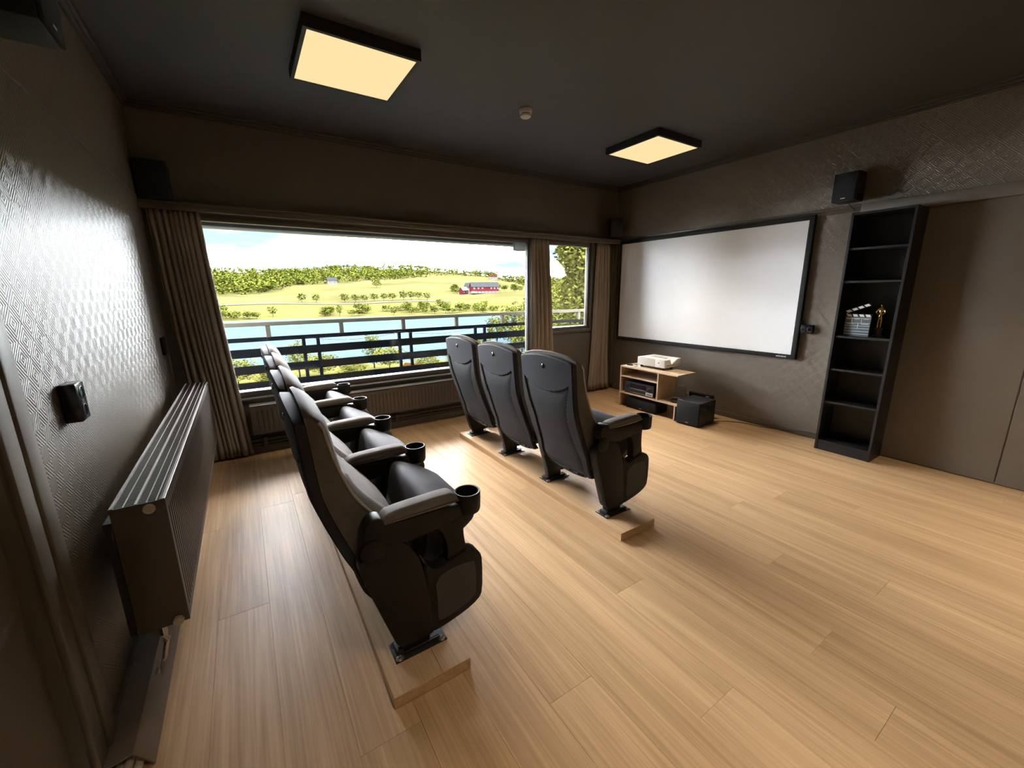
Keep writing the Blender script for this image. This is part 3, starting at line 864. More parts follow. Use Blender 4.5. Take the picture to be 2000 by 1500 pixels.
# projector
pj = empty('projector', (4.67, 3.11, .516), 'white short-throw projector on the media stand', 'projector')
def pjd(mb, nm, mat, parent=None, sm=35):
    for v in mb.bm.verts: v.co -= Vector(pj.location)
    return mb.build(nm, mat, parent or pj, smooth=sm)
px0, px1, py0, py1, pz0, pz1 = 4.520, 4.82, 2.912, 3.308, .546, .640
zlo = pz1 - .055
body = MB()
body.prism([(px0, pz0), (px1, pz0), (px1, pz1), (px0, pz1)], 'y', py0 + .13, py1, bev=.012, seg=3)
body.prism([(px0, pz0), (px1, pz0), (px1, pz1), (px1 - .06, pz1), (px0 + .13, zlo), (px0 + .10, pz1), (px0, pz1)], 'y', py0, py0 + .135, bev=.008, seg=3)
pjd(body, 'case', M['white'])
pjd(MB().box(px0 + .03, px1 - .02, py0 - .001, py0 + .004, pz0 + .014, zlo - .006, b=.001, seg=1), 'side_grille', M['beige'])
pjd(MB().box(px0 - .001, px0 + .002, 2.985, 3.005, .596, .604), 'sensor_window', M['blackg'], sm=0)
pjd(MB().box(px0 + .12, px0 + .21, py0 + .15, py0 + .30, pz1 - .001, pz1 + .0012), 'control_plate', M['beige'], sm=0)
for a, b in ((px0 + .04, py0 + .04), (px0 + .04, py1 - .04), (px1 - .12, py0 + .04), (px1 - .12, py1 - .04)):
    pjd(MB().cyl((a, b, .516), .016, .031, n=14), 'foot', M['black'])
# things on and in the stand
tagp = MB().box(-.07, .07, -.10, .10, 0, .0012).build('paper_sheet', M['paper'], smooth=0, loc=(4.535, 3.345, .5162))
tag(tagp, 'white sheet of paper on the media stand beside the projector', 'paper')
tagp.rotation_euler = (0, 0, R(8))
rm = empty('remote_control', (4.505, 3.372, .5176), 'small black remote control lying on the white paper', 'remote', rz=R(20))
MB().box(-.021, .021, -.06, .06, 0, .016, b=.005).build('body', M['black'], rm)
MB().box(-.012, .012, -.045, -.005, .0155, .0175, b=.001).build('button', M['silver'], rm)
rm2 = empty('remote_control', (4.50, 3.322, .5176), 'white remote control on the paper next to the black one', 'remote', rz=R(-25))
MB().box(-.018, .018, -.045, .045, 0, .014, b=.005).build('body', M['white'], rm2)
MB().cyl((0, .02, .0135), .007, .002, n=14).build('button', M['knob'], rm2)
mpz = empty('media_player', (4.53, 2.735, .186), 'round black media player on the lower shelf of the stand', 'media player')
MB().lathe([(0, 0), (.058, 0), (.060, .006), (.060, .026), (.054, .031), (0, .031)], n=32).build('body', M['black'], mpz)
MB().lathe([(.0602, .010), (.0606, .011), (.0606, .014), (.0602, .015)], n=32).build('band', M['goldbase'], mpz)
rt_ = empty('network_router', (4.80, 2.60, 0), 'flat black router box standing behind the subwoofer', 'router', rz=R(4))
MB().box(-.02, .02, -.14, .14, 0, .275, b=.004).build('body', M['blackg'], rt_)
MB().box(-.021, -.019, -.10, -.06, .25, .256).build('label_strip', M['silver'], rt_, smooth=0)
wc = empty('cable', (4.66, 2.80, .2), 'bundle of white cables hanging behind the stand divider', 'cable')
for k in range(2):
    mb = MB().tube([(4.70, 2.84 - k * .03, .33), (4.72, 2.80 - k * .03, .355), (4.735, 2.765 - k * .03, .31), (4.73, 2.76 - k * .02, .24), (4.70, 2.775 - k * .02, .188)], .004, 6)
    for v in mb.bm.verts: v.co -= Vector(wc.location)
    mb.build('wire', M['cream'], wc)

# ------------------------------------------------------------------ cinema seats
PITCHY = .595
RH = .05
XR1, XR2, RWD = .802, 2.205, .296
YS1, YS2 = 1.360, 1.637       # first post of the rear row / the front row
def zs(poly): return [(a, b - RH) for a, b in poly]
# profiles in (x, z): x measured from the riser's rear edge, z from the floor
REAR = [(.235, .035), (.27, .010), (.33, -.030), (.42, -.055), (.50, -.088), (.592, -.121), (.68, -.150), (.744, -.167), (.84, -.179), (.93, -.186), (1.02, -.194), (1.08, -.199)]
FRONT = [(.36, .160), (.42, .150), (.50, .130), (.56, .100), (.60, .072), (.64, .040), (.69, .005), (.738, -.022), (.80, -.045), (.846, -.060), (.944, -.083), (1.01, -.093), (1.05, -.103), (1.10, -.112)]
HWB = .252
def shell_top(s): return 1.055 - .030 * s * s - .006 * abs(s) ** 24
def shell_bot(s): return .245 + .045 * s * s
def in_panel(y, z):
    """signed distance-like value to the edge of the inset area on the rear shell (positive inside)"""
    hw = smooth_tab([(.25, .215), (.40, .200), (.55, .176), (.66, .172), (.78, .190), (.875, .216), (.95, .23)], z)
    zt = .832 + .056 * (abs(y) / .216) ** 2.4
    return min(hw - abs(y), zt - z, z - .27)
def build_shell():
    NY, NZ = 84, 104
    back, front = [], []
    th = .040
    for j in range(NZ + 1):
        t = j / NZ
        rb, rf = [], []
        for i in range(NY + 1):
            s = -1 + 2 * i / NY
            # cluster samples at the rim
            hw = HWB
            y = hw * s
            zb, zt = shell_bot(s), shell_top(s)
            z = zb + (zt - zb) * t
            x = smooth_tab(REAR, z)
            edge = min(1 - abs(s), 10)
            x += .010 * s * s
            e = max(0, (abs(s) - .975) / .025); x += .006 * e * e
            e2 = max(0, (t - .988) / .012); x += .005 * e2 * e2
            d = in_panel(y, z)
            if d > -.001: x += .003 + .0105 * math.exp(-max(d, 0) / .030)
            rb.append((x, y, z - RH))
            rf.append((smooth_tab(REAR, z) + th + .004, y * .995, z - RH - (.004 if t > .99 else 0)))
        back.append(rb); front.append(rf)
    mb = MB()
    A = mb.grid(back)
    Bv = mb.grid([r[::1] for r in front])
    n, m = NY, NZ
    def st(a0, a1, b0, b1):
        mb.bm.faces.new((a0, a1, b1, b0))
    for j in range(m):
        st(A[j][0], A[j + 1][0], Bv[j][0], Bv[j + 1][0]); st(A[j][n], A[j + 1][n], Bv[j][n], Bv[j + 1][n])
    for i in range(n):
        st(A[0][i], A[0][i + 1], Bv[0][i], Bv[0][i + 1]); st(A[m][i], A[m][i + 1], Bv[m][i], Bv[m][i + 1])
    return mb.fix()
def cush_top(s): return 1.072 - .024 * s * s - .010 * abs(s) ** 6
def build_cushion():
    NY, NZ = 36, 56
    hw = HWB - .003
    mb = MB()
    front, back = [], []
    for j in range(NZ + 1):
        t = j / NZ
        rf, rb = [], []
        for i in range(NY + 1):
            s = -1 + 2 * i / NY
            zb, zt = .33, cush_top(s)
            z = zb + (zt - zb) * t
            xb = smooth_tab(REAR, z) + .046
            xf = smooth_tab(FRONT, z)
            k = (1 - abs(s) ** 3)
            bul = .006 + .040 * math.exp(-((z - .60) / .13) ** 2) + .016 * math.exp(-((z - .95) / .07) ** 2)
            xf += bul * k
            # stitched seams
            for sz in (.80, .505):
                xf -= .010 * math.exp(-((z - sz - .02 * s * s) / .009) ** 2) * min(1, k * 2)
            # the bolsters
            xf += .010 * math.exp(-((abs(s) - .80) / .10) ** 2) * (1 if z < .8 else .3)
            ro = max(0, (t - .93) / .07)
            xf -= .040 * ro * ro
            zz = z
            y = hw * s
            e = max(0, (abs(s) - .93) / .07); xf -= .006 * e * e
            rf.append((xf, y, zz - RH)); rb.append((xb, y, zz - RH - .004 * ro))
        front.append(rf); back.append(rb)
    A = mb.grid(front); B = mb.grid(back)
    n, m = NY, NZ
    f = mb.bm.faces.new
    for j in range(m):
        f((A[j][0], A[j + 1][0], B[j + 1][0], B[j][0])); f((A[j][n], A[j + 1][n], B[j + 1][n], B[j][n]))
    for i in range(n):
        f((A[0][i], A[0][i + 1], B[0][i + 1], B[0][i])); f((A[m][i], A[m][i + 1], B[m][i + 1], B[m][i]))
    edge = [[front[j][0] for j in range(m + 1)], [front[j][n] for j in range(m + 1)]]
    return mb.fix(), edge
def pillow(poly, ax_half, bevel, cxz, nsec=7):
    """extrude poly (x,z) along y with rounded ends"""
    mb = MB()
    secs = []
    for k in range(nsec):
        a = math.pi / 2 * k / (nsec - 1)
        secs.append((-ax_half + bevel * (1 - math.sin(a)), bevel * (1 - math.cos(a))))
    secs = [(-ax_half + bevel * (1 - math.cos(math.pi / 2 * k / (nsec - 1))), bevel * (1 - math.sin(math.pi / 2 * k / (nsec - 1)))) for k in range(nsec)]
    allsec = secs + [(-y, i) for y, i in secs[::-1]]
    n = len(poly)
    rows = []
    for y, ins in allsec:
        row = []
        for i in range(n):
            p, q, r = Vector(poly[i - 1]), Vector(poly[i]), Vector(poly[(i + 1) % n])
            t = (r - p).normalized(); nrm = Vector((-t.y, t.x))
            if nrm.dot(Vector(cxz) - q) < 0: nrm = -nrm
            q2 = q + nrm * ins
            row.append((q2.x, y, q2.y))
        rows.append(row)
    V = mb.grid(rows, closed=True)
    mb.bm.faces.new(V[0][::-1]); mb.bm.faces.new(V[-1])
    return mb.fix()
def round_poly(pts, it=2):
    for _ in range(it):
        q = []
        n = len(pts)
        for i in range(n):
            a, b = pts[i], pts[(i + 1) % n]
            q.append((a[0] * .75 + b[0] * .25, a[1] * .75 + b[1] * .25)); q.append((a[0] * .25 + b[0] * .75, a[1] * .25 + b[1] * .75))
        pts = q
    return pts
SIDE_REAR = [(-.046, .492), (-.040, .452), (.052, .143), (.066, .108), (.090, .092), (.205, .092), (.213, .110), (.206, .22), (.190, .37), (.166, .46), (.130, .525), (.095, .548), (.050, .552), (-.012, .535), (-.038, .515)]
SIDE_MID = [(-.030, .492), (-.020, .440), (.070, .143), (.078, .112), (.092, .100), (.185, .100), (.193, .115), (.196, .22), (.190, .37), (.166, .46), (.130, .525), (.095, .548), (.050, .552), (-.005, .535), (-.025, .515)]
SIDE_FRONT = [(.200, .097), (.250, .100), (.350, .122), (.415, .150), (.437, .185), (.440, .335), (.430, .372), (.402, .396), (.368, .402), (.300, .385), (.262, .372), (.236, .372), (.212, .388), (.188, .43), (.186, .38), (.204, .22)]
ARM = [(-.020, .590), (-.016, .632), (.004, .654), (.030, .660), (.048, .652), (.058, .622), (.345, .620), (.350, .585), (.362, .572), (.330, .560), (.250, .540), (.180, .535), (.130, .530), (.060, .548), (.0, .560)]
PAD = [(.046, .628), (.052, .652), (.078, .666), (.180, .671), (.300, .674), (.326, .667), (.340, .648), (.346, .622), (.060, .620)]
COLUMN = [(.235, .545), (.366, .575), (.362, .520), (.364, .460), (.376, .395), (.285, .375), (.292, .430), (.282, .490), (.262, .530)]
INSET = [(.226, .330), (.300, .352), (.385, .352), (.404, .338), (.406, .200), (.392, .175), (.300, .145), (.240, .136), (.230, .150), (.232, .240)]
SEATP = [(.150, .300), (.172, .270), (.225, .275), (.430, .400), (.500, .440), (.512, .470), (.500, .510), (.430, .560), (.340, .606), (.275, .632), (.240, .625), (.222, .590), (.200, .450)]
def seat_standard(root, yoff, end):
    """leg, side cover and armrest; the standards at the row ends carry a thicker cover"""
    parts = []
    def add(mb, nm, mat, parent=None, sm=35):
        for v in mb.bm.verts: v.co.y += yoff
        return mb.build(nm, mat, parent or root, smooth=sm)
    t0, t1 = (-.034, .034) if end else (-.021, .021)
    sc_ = add(MB().prism(zs(round_poly(SIDE_REAR if end else SIDE_MID, 1)), 'y', t0, t1, bev=.007, seg=2), 'side_cover', M['side'] if end else M['black'])
    add(MB().prism(zs(round_poly(SIDE_FRONT, 1)), 'y', t0 + .002, t1 - .002, bev=.007, seg=2), 'front_cover', M['side'], sc_)
    add(MB().prism(zs(round_poly(INSET, 1)), 'y', t0 - .001, t0 + .004, bev=.001, seg=1), 'inset_panel', M['inset'], sc_)
    add(MB().lathe([(0, t0 - .008), (.034, t0 - .008), (.041, t0 - .005), (.043, t0 + .004), (0, t0 + .004)], (.006, 0, .542 - RH), 28, 'y').fix(), 'pivot_cap', M['side'], sc_)
    ar = add(MB().prism(zs(round_poly(ARM, 1)), 'y', -.033, .033, bev=.007, seg=2), 'armrest', M['side'])
    add(MB().prism(zs(round_poly(COLUMN, 1)), 'y', -.022, .030, bev=.005, seg=2), 'arm_support', M['side'], ar)
    pad = pillow(zs(round_poly(PAD, 1)), .036, .014, (.2, .64 - RH), 5)
    add(pad, 'arm_pad', M['leather'], ar)
    zc = -RH
    cup = MB().lathe([(0, .560 + zc), (.040, .560 + zc), (.048, .565 + zc), (.0515, .576 + zc), (.0525, .610 + zc), (.053, .644 + zc), (.051, .648 + zc), (.046, .647 + zc), (.0445, .640 + zc), (.042, .578 + zc), (0, .576 + zc)], (.394, 0, 0), 30, 'z')
    cup.fix()
    add(cup, 'cup_holder', M['side'], ar)
    lg = add(MB().prism(zs([(.085, .056), (.195, .056), (.200, .14), (.07, .14)]), 'y', -.022, .022, bev=.004), 'leg', M['black'])
    fp = add(MB().box(.048, .258, -.050, .050, .0, .006, b=.002), 'foot_plate', M['black'])
    add(MB().box(.075, .235, -.033, -.027, .005, .020, b=.002).box(.075, .235, -.020, -.014, .005, .016, b=.002).box(.060, .088, -.028, .028, .005, .030, b=.006), 'foot_rib', M['black'], fp)
    for bx in (.066, .240):
        for by in (-.036, .036):
            add(MB().lathe([(0, .0125), (.0035, .0125), (.0045, .0095), (.007, .0095), (.0095, .013), (.0105, .011), (.0105, .008), (.0155, .0078), (.0155, .006), (0, .006)], (bx, by, 0), 14).fix(), 'bolt', M['steel'], fp)
def make_seat():
    o = empty('cinema_seat', (0, 0, 0), 'seat', 'cinema seat')
    yc = PITCHY / 2
    def add(mb, nm, mat, parent=None, sm=35):
        for v in mb.bm.verts: v.co.y += yc
        return mb.build(nm, mat, parent or o, smooth=sm)
    sh = add(build_shell(), 'back_shell', M['shell'], sm=30)
    kn = MB().lathe([(0, -.008), (.010, -.008), (.015, -.005), (.016, .004), (0, .004)], (smooth_tab(REAR, .985) + .002, 0, .985 - RH), 18, 'x')
    add(kn.fix(), 'cap_knob', M['blackg'], sh)
    cu, edges = build_cushion()
    c = add(cu, 'backrest', M['leather'], sm=60)
    for e in edges:
        pts = [(p[0] + .001, p[1], p[2]) for p in e[4:-2:2]]
        add(MB().tube(pts, .0055, 6), 'piping', M['piping'], c)
    sp = pillow(zs(round_poly(SEATP, 2)), .228, .045, (.32, .45 - RH), 8)
    for v in sp.bm.verts:
        q = max(0, (abs(v.co.y) - .10) / .128)
        v.co.x -= .065 * q * q * max(0, min(1, (v.co.x - .24) / .22))
    add(sp, 'seat_cushion', M['seatpan'], sm=60)
    add(MB().prism(zs([(.13, .33), (.20, .25), (.34, .30), (.42, .36), (.40, .38)]), 'y', -.19, .19, bev=.01), 'seat_pan', M['black'])
    for s_ in (-1, 1):
        add(MB().box(-.02, .20, s_ * .262 - .006, s_ * .262 + .006, .36 - RH, .40 - RH, b=.003), 'hinge_bar', M['black'])
    return o
proto = make_seat()
end_std = bpy.data.objects.new('end_std', None); COL.objects.link(end_std)
seat_standard(end_std, 0, True)
mid_std = bpy.data.objects.new('mid_std', None); COL.objects.link(mid_std)
seat_standard(mid_std, 0, False)
rows_ = [(XR1, YS1, 4, ['dark leather cinema seat at the near end of the rear row', 'cinema seat second from the near end of the rear row', 'cinema seat third from the near end of the rear row', 'cinema seat of the rear row closest to the window'], 'rear row of cinema seats'),
         (XR2, YS2, 3, ['dark cinema seat at the near end of the front row', 'middle cinema seat of the three in the front row', 'cinema seat of the front row closest to the window'], 'front row of cinema seats')]
for xr, y0, n, labels, grp in rows_:
    for k in range(n):
        s_ = copy_tree(proto)
        for ch in (end_std if k == 0 else mid_std).children: copy_tree(ch, s_)
        if k == n - 1:
            for ch in end_std.children: copy_tree(ch, s_).location.y += PITCHY
        s_.location = (xr, y0 + k * PITCHY, RH)
        tag(s_, labels[k], 'cinema seat', grp)
def kill(o):
    for ch in list(o.children): kill(ch)
    bpy.data.objects.remove(o)
kill(end_std); kill(mid_std); kill(proto)
# risers
def riser(label, xr, y0, y1):
    o = empty('seat_riser', (xr + RWD / 2, (y0 + y1) / 2, 0), label, 'riser')
    off = Vector(o.location)
    def add(mb, nm, mat):
        for v in mb.bm.verts: v.co -= off
        return mb.build(nm, mat, o, smooth=0)
    add(MB().box(xr + .004, xr + RWD - .004, y0 + .004, y1 - .004, .001, RH - .010), 'core', M['subfloor'])
    for a, b in ((xr, xr + .184), (xr + .185, xr + RWD)):
        add(MB().box(a, b, y0, y1, RH - .012, RH, b=.0012, seg=1), 'top_board', M['riser'])
    add(MB().box(xr + .0005, xr + .0095, y0 + .0005, y1 - .0005, .0015, RH - .0124, b=.0008, seg=1), 'side_board', M['riser'])
    add(MB().box(xr + RWD - .0095, xr + RWD - .0005, y0 + .0005, y1 - .0005, .0015, RH - .0124, b=.0008, seg=1), 'side_board', M['riser'])
    add(MB().box(xr + .010, xr + RWD - .010, y0 + .0005, y0 + .010, .0015, RH - .0124, b=.0008, seg=1), 'end_board', M['riser'])
    add(MB().box(xr + .010, xr + RWD - .010, y1 - .010, y1 - .0005, .0015, RH - .0124, b=.0008, seg=1), 'end_board', M['riser'])
riser('low oak riser under the rear row of seats', XR1, 1.183, 3.90)
riser('low oak riser under the front row of seats', XR2, 1.428, 3.549)

# ------------------------------------------------------------------ balcony
YB = 5.7
dk = MB().box(-2.5, 7.5, D + .1, YB + .12, -.35, -.16).build('balcony_deck', M['deck'], smooth=0)
tag(dk, 'balcony deck outside the windows', 'balcony', kind='structure')
sf = MB().box(-2.5, 6.35, D + .31, 5.35, 2.22, 2.36).box(-2.5, 6.35, -1.6, 5.35, 2.99, 3.1).build('roof_overhang', M['soffit'], smooth=0)
tag(sf, 'roof overhang above the balcony', 'roof', kind='structure')
rl = empty('balcony_railing', (2.5, YB, -.16), 'balcony railing of wide dark horizontal boards with a pale handrail', 'railing')
def rld(mb, nm, mat, sm=30):
    for v in mb.bm.verts: v.co -= Vector(rl.location)
    return mb.build(nm, mat, rl, smooth=sm)
X0, X1 = -1.8, 8.4
rld(MB().box(X0, X1, YB - .045, YB + .045, 1.058, 1.105, b=.006), 'handrail', M['handrail'])
x = .763 - 3 * .825
while x < X1:
    rld(MB().box(x - .024, x + .024, YB - .02, YB + .02, .92, 1.058), 'short_post', M['handrail'], 0); x += .825
for z0, z1 in ((.876, .925), (.692, .792), (.494, .592), (.298, .394), (.10, .196)):
    rld(MB().box(X0, X1, YB - .016, YB + .016, z0, z1, b=.003), 'board', M['railwood'])
x = 1.133 - 2 * 1.2215
while x < X1:
    for dx in (0, .166):
        rld(MB().box(x + dx - .019, x + dx + .019, YB + .016, YB + .052, -.15, .90), 'post', M['railpost'], 0)
    x += 1.2215
sl_ = empty('string_light', (2.0, YB - .03, .86), 'thin string of small lights hung along the balcony railing', 'string light')
pts, xk = [], 1.35
anchors = [(1.15, .90), (2.36, .90), (3.58, .90)]
for (xa, za), (xb, zb) in zip(anchors, anchors[1:]):
    for i in range(12):
        t = i / 12
        pts.append((xa + (xb - xa) * t, YB - .028, za + (zb - za) * t - .11 * 4 * t * (1 - t) * .62))
pts.append((anchors[-1][0], YB - .028, anchors[-1][1]))
mb = MB().tube(pts, .0022, 5)
for v in mb.bm.verts: v.co -= Vector(sl_.location)
mb.build('wire', M['black'], sl_)
for p in pts[2:-1:3]:
    mb = MB().lathe([(0, 0), (.005, -.004), (.006, -.014), (.003, -.022), (0, -.023)], p, 8).fix()
    for v in mb.bm.verts: v.co -= Vector(sl_.location)
    mb.build('bulb', M['frame_out'], sl_)

# ------------------------------------------------------------------ landscape
def pol(r, az): return (r * math.sin(R(az)), r * math.cos(R(az)))
LAKE = -12.2
SKYL = [(-30, 2.4), (-2, 2.45), (3, 2.35), (7, 2.5), (10.8, 2.85), (15, 2.9), (19.6, 3.05), (23, 2.8), (26, 2.5), (30, 2.1), (34, 1.55), (40, 1.35), (80, 1.4)]
def ground(r, az):
    if r < 262:
        return lerp_tab([(0, -3.6), (8, -3.8), (25, -7.5), (60, -11.4), (84, -12.15), (92, -13.2), (250, -13.2), (262, -12.15)], r)
    top = lerp_tab(SKYL, az)
    el = lerp_tab([(262, -2.96), (285, -2.55), (340, -1.12), (430, -.15), (550, top * .26), (650, top * .46), (800, top * .72), (1000, top), (1200, top * 1.0), (1600, top * .6)], r)
    wob = 1.3 * math.sin(r * .021 + az * .35) * min(1, (r - 262) / 150)
    return 1.42 + r * math.tan(R(el)) + wob
azs = [-32 + 1.5 * i for i in range(77)]
rs = [3, 8, 14, 25, 40, 60, 76, 84, 92, 250, 262, 275, 290, 310, 335, 342, 365, 395, 430, 470, 510, 550, 600, 650, 720, 800, 900, 1000, 1100, 1250, 1600]
mb = MB()
mb.grid([[(*pol(r, a), ground(r, a)) for a in azs] for r in rs])
g = mb.build('hillside_ground', M['field'], smooth=180)
g.data.materials.append(M['fieldg'])
na = len(azs) - 1
for i, p in enumerate(g.data.polygons):
    r = rs[i // na]
    p.material_index = 1 if r < 335 else 0
for p in g.data.polygons:
    if p.normal.z < 0: p.flip()
tag(g, 'yellow fields rising from the far shore', 'ground', kind='structure')
mb = MB()
mb.grid([[(*pol(r, a), LAKE) for a in azs] for r in (70, 110, 160, 220, 270)])
lk = mb.build('lake', M['water'], smooth=0)
tag(lk, 'pale blue lake below the balcony', 'lake', kind='structure')
mb = MB()
ra = [-20 + 1.0 * i for i in range(46)]
mb.grid([[(*pol(r, a), ground(r, a) + .35) for a in ra] for r in (334, 339)])
tag(mb.build('country_road', M['road'], smooth=0), 'pale road along the far shore', 'road', kind='structure')
for ob in (lk, bpy.data.objects['country_road']):
    for p in ob.data.polygons:
        if p.normal.z < 0: p.flip()

def leaf_cloud(n, size, shape, seed, shell=.55):
    """n leaf quads in a unit crown: shape(rnd) -> point in unit volume"""
    rnd = random.Random(seed)
    V, F = [], []
    for _ in range(n):
        p = shape(rnd)
        a, b = rnd.uniform(0, 6.28), rnd.uniform(-.9, .9)
        u = Vector((math.cos(a), math.sin(a), rnd.uniform(-.5, .5))).normalized()
        w = u.cross(Vector((rnd.uniform(-1, 1), rnd.uniform(-1, 1), 1))).normalized()
        s_ = size * rnd.uniform(.6, 1.3)
        p = Vector(p)
        k = len(V)
        V += [tuple(p - u * s_ - w * s_ * .3), tuple(p + w * s_ * .75), tuple(p + u * s_ + w * s_ * .2), tuple(p - w * s_ * .7)]
        F.append((k, k + 1, k + 2, k + 3))
    return V, F
def ell(rnd):
    while True:
        p = [rnd.uniform(-1, 1) for _ in range(3)]
        d = sum(c * c for c in p)
        if .30 < d < 1:
            lump = .78 + .22 * math.sin(4.1 * p[0] + 1.3) * math.cos(3.7 * p[1] + 5 * p[2])
            return (p[0] * .5 * lump, p[1] * .5 * lump, .56 + p[2] * .44 * lump)
def cone(rnd):
    t = rnd.random() ** .7
    r = .5 * (1 - t) ** .8 * rnd.uniform(.5, 1) + .02
    a = rnd.uniform(0, 6.28)
    return (r * math.cos(a) * .62, r * math.sin(a) * .62, .08 + .92 * t)
def column_(rnd):
    t = rnd.random()
    a = rnd.uniform(0, 6.28)
    r = (.20 + .06 * math.sin(9 * t) + .05 * math.sin(23 * t + a)) * (1 - t ** 3 * .7) * rnd.uniform(.35, 1)
    return (r * math.cos(a), r * math.sin(a), .06 + .94 * t)
def crown_mesh(name, n, size, shape, seed, mat):
    V, F = leaf_cloud(n, size, shape, seed)
    me = bpy.data.meshes.new(name); me.from_pydata(V, [], F); me.materials.append(mat)
    return me
CR_FAR = [crown_mesh('crown', 220, .075, ell, 20 + i, M['leaf']) for i in range(3)]
CR_NEAR = [crown_mesh('crown', 2600, .026, ell, 40 + i, M['leafy']) for i in range(2)]
CR_COL = crown_mesh('crown', 9000, .019, column_, 60, M['leafy'])
tk = MB().tube([(0, 0, 0), (.01, 0, .35), (0, .01, .75)], [.022, .016, .006], 7)
tk_o = tk.build('trunk', M['bark']); TRUNK = tk_o.data; bpy.data.objects.remove(tk_o)
def tree(name, label, cat, group, r, az, h, w, me, rz, dz=0.0):
    x_, y_ = pol(r, az)
    o = empty(name, (x_, y_, ground(r, az) + dz), label, cat, group)
    o.rotation_euler = (0, 0, rz)
    c = bpy.data.objects.new('crown', me); COL.objects.link(c); c.parent = o; c.scale = (w, w, h); c['kind'] = 'stuff'
    t = bpy.data.objects.new('trunk', TRUNK); COL.objects.link(t); t.parent = o; t.scale = (h * .9, h * .9, h)
    return o
rnd = random.Random(5)
for k, az in enumerate((6.4, 8.0, 11.3, 12.6, 13.7, 14.9, 16.1, 17.2, 18.6, 19.6, 20.6, 21.7)):
    nth = ('leftmost', 'second', 'third', 'fourth', 'fifth', 'sixth', 'seventh', 'eighth', 'ninth', 'tenth', 'eleventh', 'rightmost')[k]
    tree('hedgerow_tree', nth + (' round tree' if k in (0, 11) else ' round tree from the left') + ' in the row along the far road', 'tree', 'trees along the far road', 350 + rnd.uniform(-4, 4), az, rnd.uniform(6.5, 8.2), rnd.uniform(7.5, 9.5), CR_FAR[k % 3], rnd.uniform(0, 6))
for k in range(58):
    az = rnd.choice([rnd.uniform(-3, 4.5), rnd.uniform(8.5, 14.5), rnd.uniform(14.5, 28), rnd.uniform(20, 31)])
    tree('shore_bush', 'leafy bush on the far lake shore', 'bush', 'bushes on the far lake shore', rnd.uniform(268, 300), az, rnd.uniform(3.5, 8), rnd.uniform(5, 9), CR_FAR[k % 3], rnd.uniform(0, 6))
for k in range(16):
    az = rnd.choice([rnd.uniform(24, 27.2), rnd.uniform(31.5, 35), rnd.uniform(22, 34)])
    tree('farm_tree', 'tree around the red barn', 'tree', 'trees around the red barn', rnd.uniform(438, 500), az, rnd.uniform(6, 10), rnd.uniform(7, 10), CR_FAR[k % 3], rnd.uniform(0, 6))
tree('field_tree', 'single round tree in the upper field', 'tree', None, 560, 15.3, 12, 14, CR_FAR[1], 1.0)
# forest on the hills
V, F = [], []
rf = random.Random(9)
def forest_from(az):
    # elevation-like radius where the forest begins
    return lerp_tab([(-30, 430), (0, 440), (4, 520), (7, 640), (9, 660), (14, 690), (18, 700), (22, 800), (26, 900), (29, 950), (33, 850), (36, 600), (60, 500)], az)
cards = [leaf_cloud(30, .12, ell, 70), leaf_cloud(30, .12, ell, 71), leaf_cloud(26, .10, cone, 72), leaf_cloud(26, .10, cone, 73)]
n_tr = 0
while n_tr < 4600:
    az = rf.uniform(-22, 50); r = rf.uniform(430, 1060)
    if r < forest_from(az): continue
    if 20 < az < 34 and r < 900 and rf.random() < .5: continue
    cv, cf = cards[rf.choice((0, 1, 1, 2, 3))]
    h, w = rf.uniform(10, 18), rf.uniform(10, 16)
    x_, y_ = pol(r, az); z_ = ground(r, az) - 2.6
    a = rf.uniform(0, 6.28); ca, sa = math.cos(a), math.sin(a)
    k = len(V)
    V += [(x_ + w * (p[0] * ca - p[1] * sa), y_ + w * (p[0] * sa + p[1] * ca), z_ + h * p[2]) for p in cv]
    F += [tuple(i + k for i in f) for f in cf]
    n_tr += 1
me = bpy.data.meshes.new('forest'); me.from_pydata(V, [], F); me.materials.append(M['forest'])
fo = bpy.data.objects.new('forest', me); COL.objects.link(fo)
tag(fo, 'dense green forest covering the hills beyond the fields', 'forest', kind='stuff')
# trees on the near shore at the right
for k, (r, az, h, w) in enumerate(((100, 33.6, 13.0, 8.5), (92, 36.0, 14.0, 8), (110, 31.2, 9.5, 7.5), (104, 38.0, 15.5, 9), (120, 39.8, 19, 11), (112, 38.6, 18, 10), (100, 37.3, 17, 10), (125, 41.5, 20, 12), (118, 43.2, 21, 12), (96, 29.2, 5.5, 6), (130, 44.5, 17, 10), (85, 34.8, 8.5, 7), (90, 41.0, 10, 8))):
    tree('shore_tree', 'leafy tree on the near shore right of the barn', 'tree', 'trees on the near shore', r, az, h, w, CR_NEAR[k % 2], rnd.uniform(0, 6))
tree('birch_tree', 'tall slender birch seen through the small window', 'tree', None, 62, 42.2, 23, 17, CR_COL, 0.5)
for k, (r, az, h, w) in enumerate(((70, -1.0, 4.5, 7), (64, 3.0, 3.6, 6), (72, 8, 4.2, 7), (66, 12, 3.4, 6), (74, 16.5, 4.6, 7), (66, 21.5, 3.8, 6), (70, 26, 4.6, 7), (60, 30, 4.4, 7), (56, 34, 5, 7), (74, 5.5, 6.4, 4), (78, 14.5, 7.0, 4), (58, -4, 5, 7), (50, 38, 5, 7), (48, 27.5, 3.2, 5))):
    tree('slope_bush', 'yellow green bush on the slope below the balcony', 'bush', 'bushes below the balcony', r, az, h, w, CR_NEAR[k % 2], rnd.uniform(0, 6))

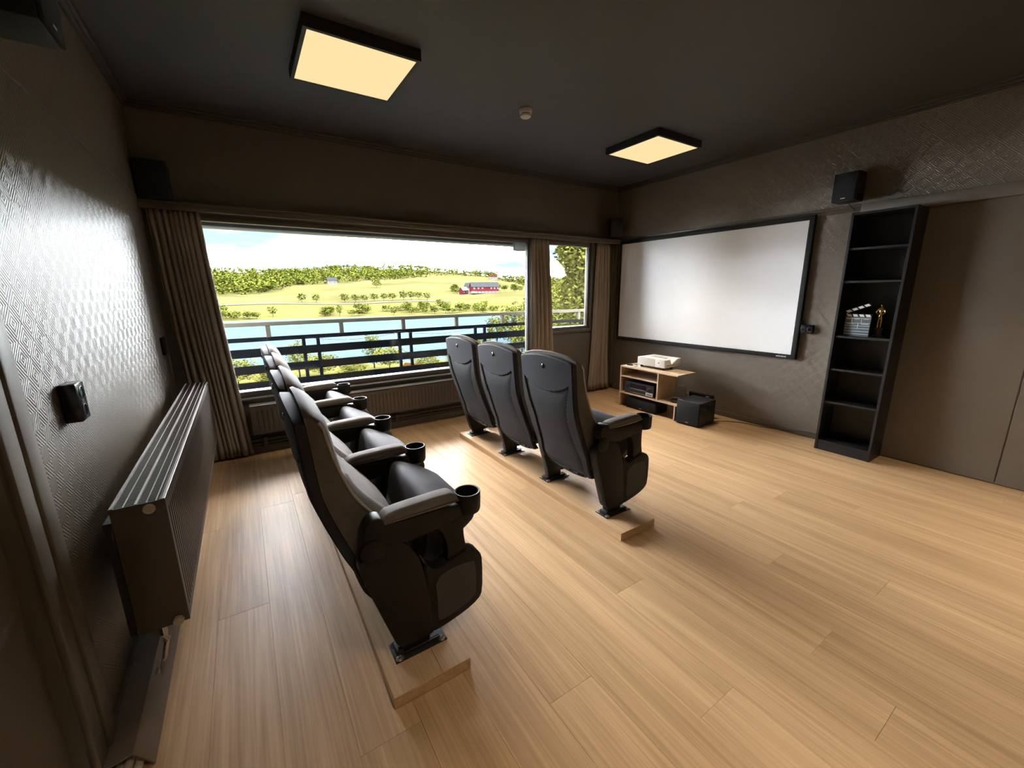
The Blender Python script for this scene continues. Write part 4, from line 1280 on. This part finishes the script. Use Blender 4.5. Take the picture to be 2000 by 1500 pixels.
# buildings on the far shore
def building(name, label, az, r, rot, L, Wd, hw, hr, wall, roof, base=None, wins=()):
    x_, y_ = pol(r, az)
    o = empty(name, (x_, y_, ground(r, az) - .3), label, 'building')
    o.rotation_euler = (0, 0, R(-az + rot))
    MB().prism([(-Wd / 2, 0), (Wd / 2, 0), (Wd / 2, hw), (0, hw + hr), (-Wd / 2, hw)], 'x', -L / 2, L / 2).build('walls', wall, o, smooth=0)
    for s_ in (-1, 1):
        MB().prism([(0, hw + hr + .1), (s_ * (Wd / 2 + .6), hw - .35), (s_ * (Wd / 2 + .6), hw + .05), (0, hw + hr + .5)], 'x', -L / 2 - .6, L / 2 + .6).build('roof_slope', roof, o, smooth=0)
    if base: MB().box(-L / 2 - .05, L / 2 + .05, -Wd / 2 - .05, Wd / 2 + .05, 0, hw * .32).build('plinth', base, o, smooth=0)
    for (wx, wz, ww, wh, m_) in wins:
        MB().box(wx - ww / 2, wx + ww / 2, -Wd / 2 - .15, -Wd / 2 + .05, wz, wz + wh).build('window', m_, o, smooth=0)
    for wz in (hw * .45, hw * .8):
        MB().box(L / 2 - .05, L / 2 + .12, -Wd * .3, Wd * .3, wz, wz + .5).build('gable_band', M['barnwhite'], o, smooth=0)
    return o
bw = [(-11.5 + k * 4.2, 4.2, 1.7, 1.8, M['barnwhite']) for k in range(3)] + [(6 + k * 3.4, 4.2, 1.6, 1.8, M['barnwhite']) for k in range(3)]
bw += [(-8 + k * 3.6, .3, 1.2, 1.6, M['window_dark']) for k in range(6)] + [(-12.5, .4, 3.6, 1.9, M['barnwhite'])]
building('red_barn', 'long red barn with grey roof and white windows', 29.4, 428, 14, 28, 11, 6.4, 4.2, M['barnred'], M['barnroof'], M['barnwhite'], bw)
building('farm_house', 'small red and white farm building left of the barn', 26.6, 432, 40, 7, 6, 4, 3, M['barnred'], M['barnwhite'], None, [(-1.8, 1.4, 1.4, 1.5, M['barnwhite']), (1.8, 1.4, 1.4, 1.5, M['barnwhite'])])
building('farm_house', 'white farm building with grey roof behind the barn', 27.6, 455, -25, 12, 8, 5.5, 4, M['barnwhite'], M['barnroof'], None, [(-3, 2, 1.4, 1.6, M['window_dark']), (2, 2, 1.4, 1.6, M['window_dark'])])
building('farm_house', 'white house with a red roof near the ridge', 30.6, 880, 10, 16, 10, 7, 5, M['barnwhite'], M['tile'], None, [(-4, 3, 2, 2, M['window_dark']), (3, 3, 2, 2, M['window_dark'])])
building('farm_house', 'pale house among the forest trees in the middle', 10.0, 640, 5, 12, 9, 6, 4, M['barnwhite'], M['barnroof'], None, [(-3, 2.5, 1.6, 1.8, M['window_dark']), (3, 2.5, 1.6, 1.8, M['window_dark'])])
building('farm_house', 'neighbouring house with orange roof below the balcony', 25.2, 34, -30, 8, 6, 2.2, 1.6, M['barnwhite'], M['tile'], None, [(-2, .8, 1, 1, M['window_dark'])])
